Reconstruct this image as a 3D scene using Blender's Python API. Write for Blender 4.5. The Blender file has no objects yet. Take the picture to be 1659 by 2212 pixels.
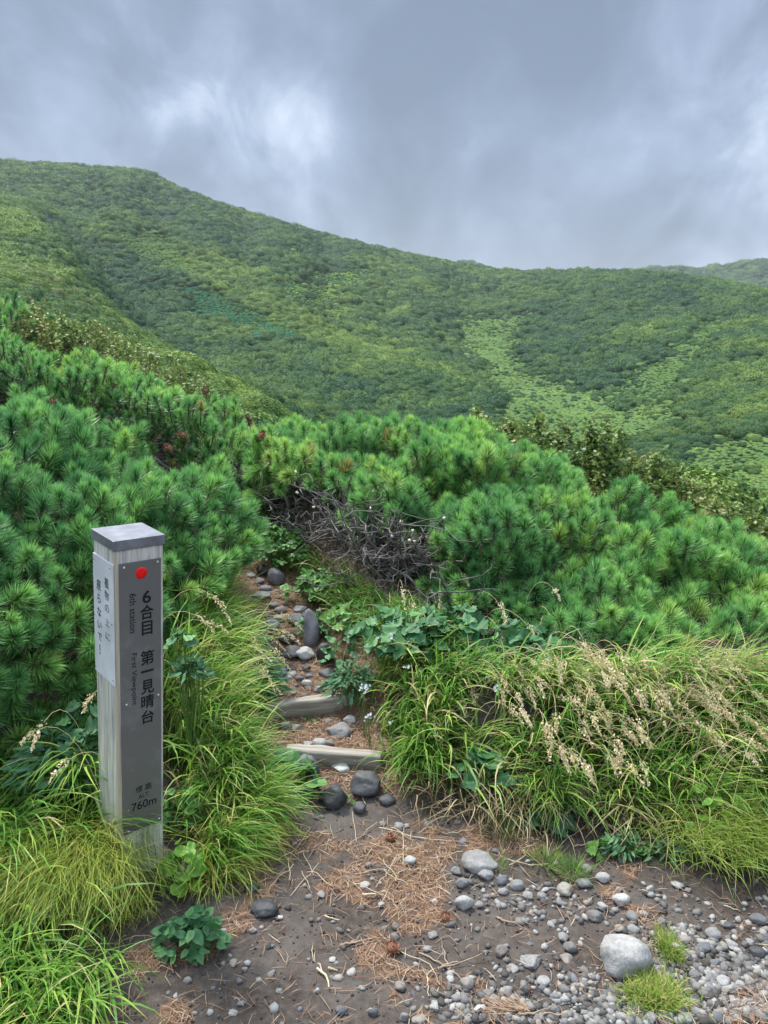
import bpy, math, random
import numpy as np
from mathutils import Matrix, Vector, Euler
R = math.radians
rng = np.random.default_rng(11)
random.seed(11)
scene = bpy.context.scene
COL = scene.collection
PI = math.pi

# ------------------------------------------------------------------ camera
CAMZ = 1.6
PITCH = R(14.0)
cam = bpy.data.cameras.new('camera'); camo = bpy.data.objects.new('camera', cam); COL.objects.link(camo)
camo.location = (0, 0, CAMZ); camo.rotation_euler = (R(90) - PITCH, 0, 0)
cam.sensor_fit = 'HORIZONTAL'; cam.sensor_width = 36; cam.lens = 36 * 1661 / 1659
cam.clip_start = 0.05; cam.clip_end = 12000
scene.camera = camo

# ------------------------------------------------------------------ exposure / render
scene.view_settings.view_transform = 'Standard'; scene.view_settings.look = 'None'
scene.view_settings.exposure = 0.95; scene.view_settings.gamma = 1.0
scene.cycles.use_denoising = True
scene.cycles.max_bounces = 6; scene.cycles.diffuse_bounces = 3; scene.cycles.transmission_bounces = 4
scene.cycles.volume_bounces = 0; scene.cycles.transparent_max_bounces = 6
scene.cycles.use_adaptive_sampling = True; scene.cycles.adaptive_threshold = 0.015
scene.cycles.sample_clamp_indirect = 6

# ------------------------------------------------------------------ sun (overcast) and sky
SUN_EL, SUN_AZ = 58.0, -35.0        # azimuth clockwise from +y (view direction)
sl = bpy.data.lights.new('sun', 'SUN'); sl.energy = 3.0; sl.angle = R(10); sl.color = (1.0, 0.96, 0.88)
so = bpy.data.objects.new('sun', sl); COL.objects.link(so)
sd = Vector((math.sin(R(SUN_AZ)) * math.cos(R(SUN_EL)), math.cos(R(SUN_AZ)) * math.cos(R(SUN_EL)), math.sin(R(SUN_EL))))
so.rotation_euler = sd.to_track_quat('Z', 'Y').to_euler()

def pdir(px, py):
    """direction of a pixel of the 1659 x 2212 picture"""
    a = (px - 829.5) / 1661; b = (1106 - py) / 1661
    d = np.array([a, math.cos(PITCH) + b * math.sin(PITCH), -math.sin(PITCH) + b * math.cos(PITCH)])
    return d
def at(px, py, Y):
    d = pdir(px, py); return np.array([0, 0, CAMZ]) + d * (Y / d[1])

class NT:
    """small node tree helper"""
    def __init__(s, nt): s.nt = nt; s.n = nt.nodes; s.l = nt.links
    def node(s, typ, **kw):
        n = s.n.new(typ)
        for k, v in kw.items():
            if k == 'ins':
                for a, b in v.items():
                    if hasattr(b, 'is_linked') or isinstance(b, bpy.types.NodeSocket): s.l.new(b, n.inputs[a])
                    else: n.inputs[a].default_value = b
            else: setattr(n, k, v)
        return n
    def math(s, op, a, b=0.0, c=0.0, clamp=False):
        n = s.n.new('ShaderNodeMath'); n.operation = op; n.use_clamp = clamp
        for i, v in enumerate((a, b, c)):
            if isinstance(v, bpy.types.NodeSocket): s.l.new(v, n.inputs[i])
            else: n.inputs[i].default_value = v
        return n.outputs[0]
    def noise(s, vec, scale, detail=3, rough=.5, dist=0.0, out='Fac'):
        n = s.n.new('ShaderNodeTexNoise'); n.inputs['Scale'].default_value = scale; n.inputs['Detail'].default_value = detail
        n.inputs['Roughness'].default_value = rough; n.inputs['Distortion'].default_value = dist
        if vec is not None: s.l.new(vec, n.inputs['Vector'])
        return n.outputs[out]
    def ramp(s, fac, stops, interp='LINEAR'):
        n = s.n.new('ShaderNodeValToRGB'); s.l.new(fac, n.inputs[0]); cr = n.color_ramp; cr.interpolation = interp
        while len(cr.elements) > 1: cr.elements.remove(cr.elements[-1])
        cr.elements[0].position = stops[0][0]; cr.elements[0].color = (*stops[0][1], 1) if not isinstance(stops[0][1], float) else (stops[0][1],) * 3 + (1,)
        for p, c in stops[1:]:
            e = cr.elements.new(p); e.color = (c, c, c, 1) if isinstance(c, float) else (*c, 1)
        return n.outputs[0]
    def mix(s, fac, a, b, mode='MIX'):
        n = s.n.new('ShaderNodeMix'); n.data_type = 'RGBA'; n.blend_type = mode
        for k, v in ((0, fac), (6, a), (7, b)):
            if isinstance(v, bpy.types.NodeSocket): s.l.new(v, n.inputs[k])
            elif isinstance(v, (tuple, list)): n.inputs[k].default_value = (*v, 1) if len(v) == 3 else v
            else: n.inputs[k].default_value = v
        return n.outputs[2]

world = bpy.data.worlds.new('World'); scene.world = world; world.use_nodes = True
w = NT(world.node_tree); w.n.clear()
tc = w.node('ShaderNodeTexCoord').outputs['Generated']
sky = w.node('ShaderNodeTexSky', sky_type='NISHITA', sun_disc=False, sun_elevation=R(SUN_EL), sun_rotation=R(SUN_AZ), air_density=1.2, dust_density=1.5)
blue = w.mix(1.0, sky.outputs[0], (.11, .11, .11), 'MULTIPLY')
sep = w.node('ShaderNodeSeparateXYZ', ins={0: tc})
# project the direction on a cloud ceiling so that the banks stretch towards the horizon
zz = w.math('ADD', w.math('MAXIMUM', sep.outputs[2], 0.0), .75)
cx = w.math('DIVIDE', sep.outputs[0], zz); cy = w.math('DIVIDE', sep.outputs[1], zz)
cv = w.node('ShaderNodeCombineXYZ', ins={0: cx, 1: cy, 2: 0.0}).outputs[0]
mp = w.node('ShaderNodeMapping', ins={0: cv, 'Rotation': (0, 0, R(-38)), 'Scale': (1.5, .95, 1)}).outputs[0]
n1 = w.noise(mp, 2.6, 5, .50, .25)
mp2 = w.node('ShaderNodeMapping', ins={0: cv, 'Rotation': (0, 0, R(24)), 'Scale': (1.6, 1.05, 1), 'Location': (3.1, 1.7, 0)}).outputs[0]
n2 = w.noise(mp2, 5.5, 6, .5, .4)
cl = w.math('ADD', w.math('MULTIPLY', n1, .62), w.math('MULTIPLY', n2, .38))
mp3 = w.node('ShaderNodeMapping', ins={0: cv, 'Rotation': (0, 0, R(-50)), 'Scale': (2.6, 1.9, 1), 'Location': (1.3, 5.2, 0)}).outputs[0]
nfine = w.noise(mp3, 4.5, 7, .58, .6)
cl = w.math('ADD', cl, w.math('MULTIPLY', w.math('SUBTRACT', nfine, .5), .22))
def spot(px, py, rx, amp):
    d = Vector(pdir(px, py)).normalized()
    dot = w.node('ShaderNodeVectorMath', operation='DISTANCE', ins={0: tc, 1: tuple(d)}).outputs[1]
    e = w.math('POWER', 2.718, w.math('MULTIPLY', w.math('POWER', w.math('DIVIDE', dot, rx), 2.0), -1.0))
    return w.math('MULTIPLY', w.math('MULTIPLY', e, amp), w.math('ADD', w.math('MULTIPLY', w.math('SUBTRACT', nfine, .5), 1.7), 1.0, clamp=False))
cl = w.math('ADD', w.math('MULTIPLY', w.math('SUBTRACT', cl, .5), 1.35), .462)
for a in SPOTS if 'SPOTS' in globals() else [(375, 225, .055, .15), (350, 170, .06, .07), (585, 250, .085, .09), (670, 255, .05, .08), (650, 320, .07, .08), (520, 150, .07, .05),
          (90, 110, .12, .03), (1650, 110, .16, .16), (1150, 560, .14, .05), (1200, 330, .20, -.02), (950, 470, .10, .02), (1600, 480, .16, .07), (1630, 330, .14, .05),
          (1100, 300, .24, -.10), (1380, 400, .18, -.07), (860, 380, .10, -.03), (150, 250, .12, -.045), (830, 60, .14, -.05), (1250, 90, .16, -.04), (430, 60, .10, -.025), (200, 330, .10, -.02)]:
    cl = w.math('ADD', cl, spot(*a))
cc = w.ramp(cl, [(.30, (.225, .295, .41)), (.44, (.295, .375, .525)), (.56, (.42, .52, .71)), (.70, (.70, .81, .99)), (.84, (1.05, 1.14, 1.22))])
# thicker, brighter cloud overhead than near the horizon
zb = w.ramp(sep.outputs[2], [(.0, (.49, .49, .49)), (.36, (.49, .49, .49)), (.8, (1.0, .92, .80))])
cc = w.mix(1.0, cc, (1, 1, 1), 'MULTIPLY')
cm = w.node('ShaderNodeVectorMath', operation='MULTIPLY', ins={0: cc, 1: zb}).outputs[0]
zs = w.ramp(sep.outputs[2], [(.36, 1.0), (.8, 0.0)])
cm = w.node('ShaderNodeVectorMath', operation='SCALE', ins={0: cm, 'Scale': w.math('SUBTRACT', 2.7, w.math('MULTIPLY', zs, 1.7))}).outputs[0]
ov = w.mix(.93, blue, cm)
bg = w.node('ShaderNodeBackground', ins={0: ov, 1: 1.0})
wo = w.node('ShaderNodeOutputWorld'); w.l.new(bg.outputs[0], wo.inputs[0])

# ------------------------------------------------------------------ helpers
def mesh(name, V, F, mat=None, parent=None, attrs=None, smooth=False, link=True, mats=None, midx=None):
    """V: n x 3, F: array or list of arrays of tris / quads"""
    if not isinstance(F, (list, tuple)): F = [F]
    F = [np.asarray(f, dtype=np.int32) for f in F if len(f)]
    me = bpy.data.meshes.new(name)
    V = np.asarray(V, dtype=np.float32)
    me.vertices.add(len(V)); me.vertices.foreach_set('co', V.ravel())
    nl = sum(f.size for f in F); npl = sum(len(f) for f in F)
    me.loops.add(nl); me.polygons.add(npl)
    me.loops.foreach_set('vertex_index', np.concatenate([f.ravel() for f in F]))
    tot = np.concatenate([np.full(len(f), f.shape[1], np.int32) for f in F])
    st = np.concatenate([[0], np.cumsum(tot)[:-1]]).astype(np.int32)
    me.polygons.foreach_set('loop_start', st); me.polygons.foreach_set('loop_total', tot)
    if smooth: me.polygons.foreach_set('use_smooth', np.ones(npl, bool))
    if midx is not None: me.polygons.foreach_set('material_index', np.asarray(midx, np.int32))
    for k, a in (attrs or {}).items():
        at_ = me.attributes.new(k, 'FLOAT', 'POINT'); at_.data.foreach_set('value', np.asarray(a, np.float32))
    for m in (mats or ([mat] if mat else [])): me.materials.append(m)
    me.update(calc_edges=True)
    o = bpy.data.objects.new(name, me)
    if link: COL.objects.link(o)
    if parent is not None: o.parent = parent
    return o
def tag(o, label=None, cat=None, group=None, kind=None):
    if label: o['label'] = label
    if cat: o['category'] = cat
    if group: o['group'] = group
    if kind: o['kind'] = kind
    return o
def empty(name, loc=(0, 0, 0), rot=(0, 0, 0)):
    o = bpy.data.objects.new(name, None); COL.objects.link(o); o.location = loc; o.rotation_euler = rot
    o.empty_display_size = .1
    return o
def sstep(a, b, x): t = np.clip((x - a) / (b - a), 0, 1); return t * t * (3 - 2 * t)
class VN:
    """value noise in 2-D / 3-D with numpy"""
    def __init__(s, seed): s.t = np.random.default_rng(seed).random((64, 64, 64)).astype(np.float32)
    def __call__(s, P, sc=1.0):
        P = np.asarray(P, float) * sc
        if P.shape[-1] == 2: P = np.concatenate([P, np.zeros(P.shape[:-1] + (1,))], -1)
        i = np.floor(P).astype(int); f = P - i; f = f * f * (3 - 2 * f); i &= 63; j = (i + 1) & 63
        x0, y0, z0 = i[..., 0], i[..., 1], i[..., 2]; x1, y1, z1 = j[..., 0], j[..., 1], j[..., 2]
        u, v, q = f[..., 0], f[..., 1], f[..., 2]; t = s.t
        a = t[x0, y0, z0] * (1 - u) + t[x1, y0, z0] * u; b = t[x0, y1, z0] * (1 - u) + t[x1, y1, z0] * u
        c = t[x0, y0, z1] * (1 - u) + t[x1, y0, z1] * u; d = t[x0, y1, z1] * (1 - u) + t[x1, y1, z1] * u
        return (a * (1 - v) + b * v) * (1 - q) + (c * (1 - v) + d * v) * q
    def fbm(s, P, sc=1.0, o=4):
        r = 0; am = .5
        for k in range(o): r = r + am * s(np.asarray(P) + k * 7.3, sc * 2 ** k); am *= .5
        return r / (1 - .5 ** o)
vn = VN(3); vn2 = VN(9)
def inpoly(x, y, poly):
    x = np.asarray(x, float); y = np.asarray(y, float); r = np.zeros(x.shape, bool); n = len(poly)
    for i in range(n):
        x0, y0 = poly[i]; x1, y1 = poly[(i + 1) % n]
        c = (y0 > y) != (y1 > y)
        with np.errstate(divide='ignore', invalid='ignore'):
            r ^= c & (x < (x1 - x0) * (y - y0) / (y1 - y0 + 1e-12) + x0)
    return r
def proj(P):
    P = np.asarray(P, float); d = P[..., 1] * math.cos(PITCH) - (P[..., 2] - CAMZ) * math.sin(PITCH)
    u = P[..., 1] * math.sin(PITCH) + (P[..., 2] - CAMZ) * math.cos(PITCH)
    return 829.5 + 1661 * P[..., 0] / d, 1106 - 1661 * u / d, d

def mat_new(name):
    m = bpy.data.materials.new(name); m.use_nodes = True; t = NT(m.node_tree); t.n.clear()
    out = t.node('ShaderNodeOutputMaterial'); return m, t, out
def bump(t, h, strength=.5, dist=.01):
    return t.node('ShaderNodeBump', ins={'Strength': strength, 'Distance': dist, 'Height': h}).outputs[0]
def foliage_mat(name, stops, tstops=None, rough=.5, transl=.3, spec=.35, tcol=None):
    """colour from the per-piece random value 'rnd', varied along each piece by 't'"""
    m, t, out = mat_new(name)
    r = t.node('ShaderNodeAttribute', attribute_name='rnd').outputs['Fac']
    c = t.ramp(r, stops)
    if tstops:
        tt = t.node('ShaderNodeAttribute', attribute_name='t').outputs['Fac']
        c = t.mix(1.0, c, t.ramp(tt, tstops), 'MULTIPLY')
    p = t.node('ShaderNodeBsdfPrincipled', ins={'Base Color': c, 'Roughness': rough, 'Specular IOR Level': spec})
    tr = t.node('ShaderNodeBsdfTranslucent', ins={0: c if tcol is None else t.mix(1.0, c, tcol, 'MULTIPLY')})
    mx = t.node('ShaderNodeMixShader', ins={0: transl, 1: p.outputs[0], 2: tr.outputs[0]})
    t.l.new(mx.outputs[0], out.inputs[0]); return m
def simple_mat(name, c0, c1, scale=8, rough=.8, bumps=.4, bd=.01, det=5, spec=.3, metallic=0.0):
    m, t, out = mat_new(name)
    co = t.node('ShaderNodeTexCoord').outputs['Object']
    n = t.noise(co, scale, det, .6)
    c = t.ramp(n, [(.3, c0), (.7, c1)])
    p = t.node('ShaderNodeBsdfPrincipled', ins={'Base Color': c, 'Roughness': rough, 'Specular IOR Level': spec, 'Metallic': metallic, 'Normal': bump(t, n, bumps, bd)})
    t.l.new(p.outputs[0], out.inputs[0]); return m
def stone_mat(name, c0, c1, dark=(.05, .05, .052), lichen=None, wet=.75):
    m, t, out = mat_new(name)
    co = t.node('ShaderNodeTexCoord').outputs['Object']
    oi = t.node('ShaderNodeObjectInfo').outputs['Random']
    n = t.noise(co, 14, 6, .65); f = t.noise(co, 110, 3, .7); l = t.noise(co, 5, 4, .6)
    c = t.ramp(n, [(.28, c0), (.68, c1)])
    c = t.mix(t.math('MULTIPLY', t.ramp(f, [(.45, .0), (.62, 1.0)]), .35), c, dark)
    c = t.mix(t.math('MULTIPLY', t.ramp(l, [(.55, .0), (.7, 1.0)]), .45), c, lichen or tuple(min(1, v * 1.35) for v in c1))
    hs = t.node('ShaderNodeHueSaturation', ins={'Hue': t.math('ADD', t.math('MULTIPLY', oi, .05), .475), 'Saturation': 1.0, 'Value': t.math('ADD', t.math('MULTIPLY', oi, .55), .72), 'Color': c})
    h = t.math('ADD', t.math('MULTIPLY', n, .7), t.math('MULTIPLY', f, .3))
    p = t.node('ShaderNodeBsdfPrincipled', ins={'Base Color': hs.outputs[0], 'Roughness': wet, 'Specular IOR Level': .35, 'Normal': bump(t, h, .6, .008)})
    t.l.new(p.outputs[0], out.inputs[0]); return m
def attr_mat(name, stops, rough=.8, attr='rnd', spec=.3):
    m, t, out = mat_new(name)
    c = t.ramp(t.node('ShaderNodeAttribute', attribute_name=attr).outputs['Fac'], stops)
    co = t.node('ShaderNodeTexCoord').outputs['Object']
    c = t.mix(.35, c, t.ramp(t.noise(co, 60, 4, .6), [(.3, .25), (.7, 1.0)]), 'MULTIPLY')
    p = t.node('ShaderNodeBsdfPrincipled', ins={'Base Color': c, 'Roughness': rough, 'Specular IOR Level': spec})
    t.l.new(p.outputs[0], out.inputs[0]); return m

M = {}
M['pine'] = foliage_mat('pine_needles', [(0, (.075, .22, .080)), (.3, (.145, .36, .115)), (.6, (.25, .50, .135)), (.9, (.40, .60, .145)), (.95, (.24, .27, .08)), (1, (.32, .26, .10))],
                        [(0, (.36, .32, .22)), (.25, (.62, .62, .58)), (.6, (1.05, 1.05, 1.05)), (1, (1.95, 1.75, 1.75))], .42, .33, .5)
M['pine_far'] = M['pine']
M['bark'] = simple_mat('grey_bark', (.05, .043, .04), (.17, .15, .14), 30, .85, .8, .004)
M['shoot'] = simple_mat('young_shoot', (.12, .09, .055), (.22, .15, .09), 40, .8)
M['cutwood'] = simple_mat('cut_wood_end', (.5, .42, .34), (.75, .68, .6), 60, .8)
M['cone'] = simple_mat('pine_cone', (.14, .06, .035), (.33, .16, .09), 60, .7)
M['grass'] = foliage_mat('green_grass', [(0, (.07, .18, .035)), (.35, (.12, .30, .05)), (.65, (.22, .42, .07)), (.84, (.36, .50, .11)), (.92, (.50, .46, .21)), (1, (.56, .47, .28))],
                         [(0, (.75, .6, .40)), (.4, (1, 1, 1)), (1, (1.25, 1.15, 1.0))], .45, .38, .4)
M['sedge'] = foliage_mat('yellow_sedge', [(0, (.17, .28, .045)), (.45, (.32, .40, .07)), (.75, (.50, .52, .12)), (1, (.55, .44, .2))],
                         [(0, (.6, .6, .45)), (.4, (1, 1, 1)), (1, (1.1, 1.1, 1.0))], .5, .35, .35)
M['dry'] = foliage_mat('dry_grass', [(0, (.22, .16, .09)), (.5, (.38, .30, .17)), (1, (.55, .46, .30))], None, .7, .2, .2)
M['seed'] = foliage_mat('seed_head', [(0, (.60, .46, .26)), (.5, (.84, .70, .44)), (1, (.95, .86, .62))], None, .7, .3, .2)
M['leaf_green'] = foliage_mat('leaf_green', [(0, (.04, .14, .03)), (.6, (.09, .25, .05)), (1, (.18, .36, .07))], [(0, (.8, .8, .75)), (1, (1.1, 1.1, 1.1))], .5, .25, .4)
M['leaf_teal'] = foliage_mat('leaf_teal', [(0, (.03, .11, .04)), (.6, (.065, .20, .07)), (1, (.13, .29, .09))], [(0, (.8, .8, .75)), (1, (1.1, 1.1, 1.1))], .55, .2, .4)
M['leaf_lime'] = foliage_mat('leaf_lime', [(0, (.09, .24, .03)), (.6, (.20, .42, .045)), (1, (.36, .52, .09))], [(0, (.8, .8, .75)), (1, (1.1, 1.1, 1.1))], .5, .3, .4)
M['leaf_brown'] = foliage_mat('leaf_autumn', [(0, (.08, .15, .04)), (.4, (.16, .26, .055)), (.75, (.26, .31, .08)), (.92, (.36, .30, .11)), (1, (.52, .48, .25))], None, .5, .25, .45)
M['mugwort'] = foliage_mat('mugwort_leaf', [(0, (.05, .14, .06)), (.6, (.10, .24, .11)), (1, (.2, .34, .17))], None, .6, .25, .3)
M['flower'] = foliage_mat('white_flower', [(0, (.6, .63, .66)), (1, (.85, .87, .9))], None, .6, .2, .2)
M['stem'] = simple_mat('green_stem', (.07, .16, .03), (.16, .25, .06), 30, .6)
M['stone'] = stone_mat('grey_stone', (.15, .145, .138), (.30, .292, .28))
M['stone_light'] = stone_mat('pale_stone', (.245, .238, .226), (.44, .43, .41))
M['stone_dark'] = stone_mat('dark_stone', (.045, .045, .048), (.10, .10, .105), (.02, .02, .02), (.16, .155, .15), .6)
M['stone_path'] = stone_mat('path_stone', (.10, .102, .112), (.23, .23, .24), (.04, .04, .045))
M['stone_tan'] = stone_mat('tan_stone', (.18, .155, .135), (.31, .275, .24))
M['pebble'] = attr_mat('loose_gravel', [(0, (.055, .050, .046)), (.3, (.13, .123, .115)), (.7, (.245, .238, .225)), (.92, (.38, .37, .35)), (1, (.28, .23, .18))])
M['litter'] = attr_mat('pine_litter', [(0, (.12, .065, .040)), (.5, (.30, .18, .11)), (.85, (.42, .29, .19)), (1, (.54, .43, .31))], .75)
M['twig'] = simple_mat('dry_twig', (.22, .15, .10), (.42, .33, .24), 40, .8)
M['straw'] = simple_mat('pale_stalk', (.45, .36, .22), (.62, .54, .38), 30, .7)
# ------------------------------------------------------------------ terrain
YS = np.array([0.5, 1.5, 2.4, 2.8, 3.2, 3.7, 4.1, 4.7, 5.5, 7, 9])
XS = np.array([-.02, -.02, -.10, -.27, -.37, -.50, -.62, -.95, -1.5, -2.6, -4])
def pathx(y): return np.interp(y, YS, XS)
def near_h(x, y):
    x = np.asarray(x, float); y = np.asarray(y, float)
    P = np.stack([x, y], -1)
    px = pathx(y)
    z = .16 * np.clip(y - 2.35, 0, 3.0)
    # steps held by the two boards
    z = z + .03 * sstep(2.49, 2.505, y) - .03 * sstep(2.52, 2.78, y) + .035 * sstep(2.785, 2.8, y) - .035 * sstep(2.81, 3.1, y)
    ye = np.interp(x, [-.2, .04, .3, .55, .9, 1.2, 1.8, 3], [2.6, 2.33, 2.22, 2.18, 2.14, 2.10, 1.95, 1.7])
    br = sstep(0, .5, y - ye) * .26 * sstep(.13, .42, x - px)
    z = z - sstep(.4, 2.0, x - px) * .16 * np.clip(y - 2.35, 0, 3.0) * .75 + br
    bl = sstep(.14, .5, px - x) * .16 * sstep(2.0, 2.6, y)
    z = z + bl + sstep(-.2, -.7, x) * sstep(1.95, 1.2, y) * .10 * 0 
    z = z + sstep(3.6, 7.5, y) * sstep(-.4, -3.2, x) * .50 - sstep(4.0, 7.0, y) * sstep(0, 1.8, x) * 1.5
    z = z + .012 * (vn.fbm(P, 2.2, 4) - .5) * 2 + .006 * (vn2.fbm(P, 14, 3) - .5) * 2
    return z
# far hills: control points (px, py, forward distance)
HP = [(-500,330,900),(-250,345,900),(0,352,900),(130,355,900),(190,366,890),(300,366,850),(330,378,845),(400,415,840),(520,458,840),(700,508,840),(850,545,840),(1000,575,830),(1100,588,800),(1250,588,700),(1400,590,620),(1550,610,560),(1659,628,520),(1900,660,480),(2400,700,450),
 # upper flank
 (0,400,700),(200,420,690),(350,450,680),(520,500,700),(700,545,720),(900,595,720),(1080,630,650),(1300,640,540),(1500,670,450),(1659,690,400),(-300,400,650),
 # left spur
 (-400,460,420),(-200,455,400),(0,450,370),(80,490,330),(150,545,290),(200,620,250),(250,690,215),(320,740,190),(400,800,165),
 (-300,560,250),(0,540,230),(0,620,150),(120,640,160),(100,700,110),(250,760,110),(-300,650,110),
 # valley behind the spur
 (160,520,470),(215,600,400),(262,655,340),(300,720,280),(400,790,230),(560,850,200),
 # middle spur
 (130,430,600),(250,500,500),(330,560,450),(420,600,410),(560,680,350),(700,745,300),(850,800,255),(1000,850,225),(1100,885,200),(450,700,340),(600,790,260),(800,880,205),(900,920,180),
 # valley between spur and right hill
 (560,550,600),(700,590,560),(700,640,500),(740,690,440),(880,760,360),(1000,815,300),(1080,850,265),
 # right hill
 (880,690,480),(1000,680,520),(1150,700,470),(1150,800,330),(1300,760,360),(1450,760,300),(1600,780,260),(1250,880,240),(1400,870,220),(1600,880,190),(1280,960,185),(1420,960,165),(1620,960,140),(1560,1050,120),(1659,1080,100),(1900,900,180),(2300,1000,150)]
hpts = np.array([at(*h) for h in HP])
ex = []
for h in HP[:19]:                       # ground falls away behind the ridge
    p = at(*h); ex.append((p[0] * 1.35, p[1] * 1.35, p[2] * .55 - 25))
# foot of the hill, hollow below the viewpoint, and the ridge the path follows on the left
for x, y, z in [(0, 30, -7), (0, 60, -13), (0, 110, -20), (30, 60, -12), (60, 90, -16), (25, 30, -8), (-12, 14, .2), (-6, 12, .1), (0, 12, -1.8), (6, 11, -2.4), (12, 10, -3), (-25, 40, 2.5), (-14, 24, .8), (-5, 20, -2), (-15, 60, -3), (-45, 60, 5), (-25, 18, 2.2), (20, 14, -4.5), (40, 30, -10), (80, 60, -14), (-60, 30, 4), (60, 20, -10), (4, 20, -4.5), (-10, 100, -12),
                (-100, 20, 6), (120, 20, -12), (300, 60, -20), (-300, 60, 20)]:
    ex.append((x, y, z))
hpts = np.vstack([hpts, np.array(ex)])
def warp(x, y):
    r = np.sqrt(x * x + y * y) + 1e-6; k = np.log(r + 20.0) * 60
    return np.stack([x / r * k, y / r * k], -1)
HC = warp(hpts[:, 0], hpts[:, 1]); HR = np.sqrt(hpts[:, 0] ** 2 + hpts[:, 1] ** 2)
HZ = (hpts[:, 2] - CAMZ) / (HR + 20.0)         # elevation as a slope: keeps near and far equally smooth
def phi(d): return d * d * np.log(d + 1e-6)
D = np.sqrt(((HC[:, None] - HC[None]) ** 2).sum(-1)); n_ = len(HC)
Pm = np.hstack([np.ones((n_, 1)), HC]); A_ = np.zeros((n_ + 3, n_ + 3)); A_[:n_, :n_] = phi(D) + np.eye(n_) * 2.0; A_[:n_, n_:] = Pm; A_[n_:, :n_] = Pm.T
HW = np.linalg.solve(A_, np.concatenate([HZ, np.zeros(3)]))
def hill_h(x, y, rough=0):
    x = np.asarray(x, float); y = np.asarray(y, float); sh = x.shape; x = x.ravel(); y = y.ravel()
    out = np.empty(len(x))
    for i in range(0, len(x), 20000):
        q = warp(x[i:i + 20000], y[i:i + 20000])
        d = np.sqrt(((q[:, None] - HC[None]) ** 2).sum(-1))
        out[i:i + 20000] = phi(d) @ HW[:n_] + HW[n_] + q @ HW[n_ + 1:]
    r = np.sqrt(x * x + y * y)
    z = out * (r + 20) + CAMZ
    if not np.isscalar(rough):
        P = np.stack([x, y], -1)
        z = z + (vn.fbm(P, 1 / 75., 3) - .5) * .030 * r * sstep(60, 250, r) * rough * (1 - sstep(700, 900, r))
    return z.reshape(sh)
_az = np.linspace(R(-62), R(62), 249); _r = np.geomspace(120, 1300, 90)
_A, _B = np.meshgrid(_az, _r, indexing='ij'); _H = hill_h(np.sin(_A) * _B, np.cos(_A) * _B, 0)
_mx = ((_H - CAMZ) / _B).max(1)
_sk = []
for h in HP[:19]:
    d_ = pdir(h[0], h[1]); _sk.append((math.atan2(d_[0], d_[1]), d_[2] / math.hypot(d_[0], d_[1])))
_sk = np.array(_sk); _tg = np.interp(_az, _sk[:, 0], _sk[:, 1]); _k = np.exp(-.5 * (np.arange(-4, 5) / 1.6) ** 2); _k /= _k.sum(); _tg = np.convolve(np.pad(_tg, 4, 'edge'), _k, 'valid')
_cr = _tg - .0035 - _mx
hill_raw = hill_h
def hill_h(x, y, rough=True):
    x = np.asarray(x, float); y = np.asarray(y, float); r = np.sqrt(x * x + y * y)
    low_ = sstep(.012, .06, np.interp(np.arctan2(x, y), _az, _tg) - (hill_raw(x, y, 0) - CAMZ) / (r + 1e-6)); 
    return hill_raw(x, y, low_.ravel() if rough else 0) + np.interp(np.arctan2(x, y), _az, _cr) * r * sstep(180, 480, r)
def ground_h(x, y):
    x = np.asarray(x, float); y = np.asarray(y, float)
    k = sstep(6.5, 12.0, np.sqrt(x * x + y * y) * np.where(y > -1, 1, 0))
    return near_h(x, y) * (1 - k) + (hill_h(x, y, False) * k if np.any(k > 0) else 0)
def gpt(px, py):
    """where the line of sight through a photo point meets the near ground"""
    d = pdir(px, py); t = .5
    P = None; lo = hi = None
    ts = np.linspace(.8, 9, 500) / d[1]
    pts = np.array([0, 0, CAMZ]) + ts[:, None] * d
    h = near_h(pts[:, 0], pts[:, 1]); k = np.argmax(pts[:, 2] < h)
    if k == 0: k = len(ts) - 1
    a, b = ts[k - 1], ts[k]
    for _ in range(12):
        m = (a + b) / 2; p = np.array([0, 0, CAMZ]) + m * d
        if p[2] < near_h(p[0], p[1]): b = m
        else: a = m
    return p
# litter patches (photo outlines thrown on the ground once)
LIT = [[(640,1795),(700,1762),(830,1758),(1010,1795),(1200,1815),(1232,1850),(1200,1872),(1060,1850),(990,1880),(930,1965),(860,1945),(760,1950),(680,1935),(690,1890),(625,1865)],
       [(520,1895),(620,1880),(600,1925),(540,1955),(560,2010),(490,2060),(380,2100),(300,2130),(300,2070),(420,2040),(490,1960)],
       [(745,2010),(800,1985),(850,2010),(835,2085),(770,2095),(735,2065)],
       [(330,2190),(350,2160),(400,2160),(395,2200),(340,2215)],[(120,2190),(170,2170),(240,2180),(235,2230),(130,2230)],
       [(840,1935),(905,1900),(960,1960),(900,2010),(850,1990)],
       [(1030,2170),(1110,2160),(1130,2190),(1060,2200)],[(1300,1870),(1370,1880),(1360,1915),(1310,1900)],[(1360,1930),(1430,1990),(1500,2060),(1440,2040),(1380,1990)],
       [(810,2040),(900,2090),(980,2110),(930,2130),(840,2085)], [(1560,2140),(1659,2110),(1659,2212),(1560,2212)],
       [(590,1840),(640,1810),(640,1860),(600,1880)]]
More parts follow.
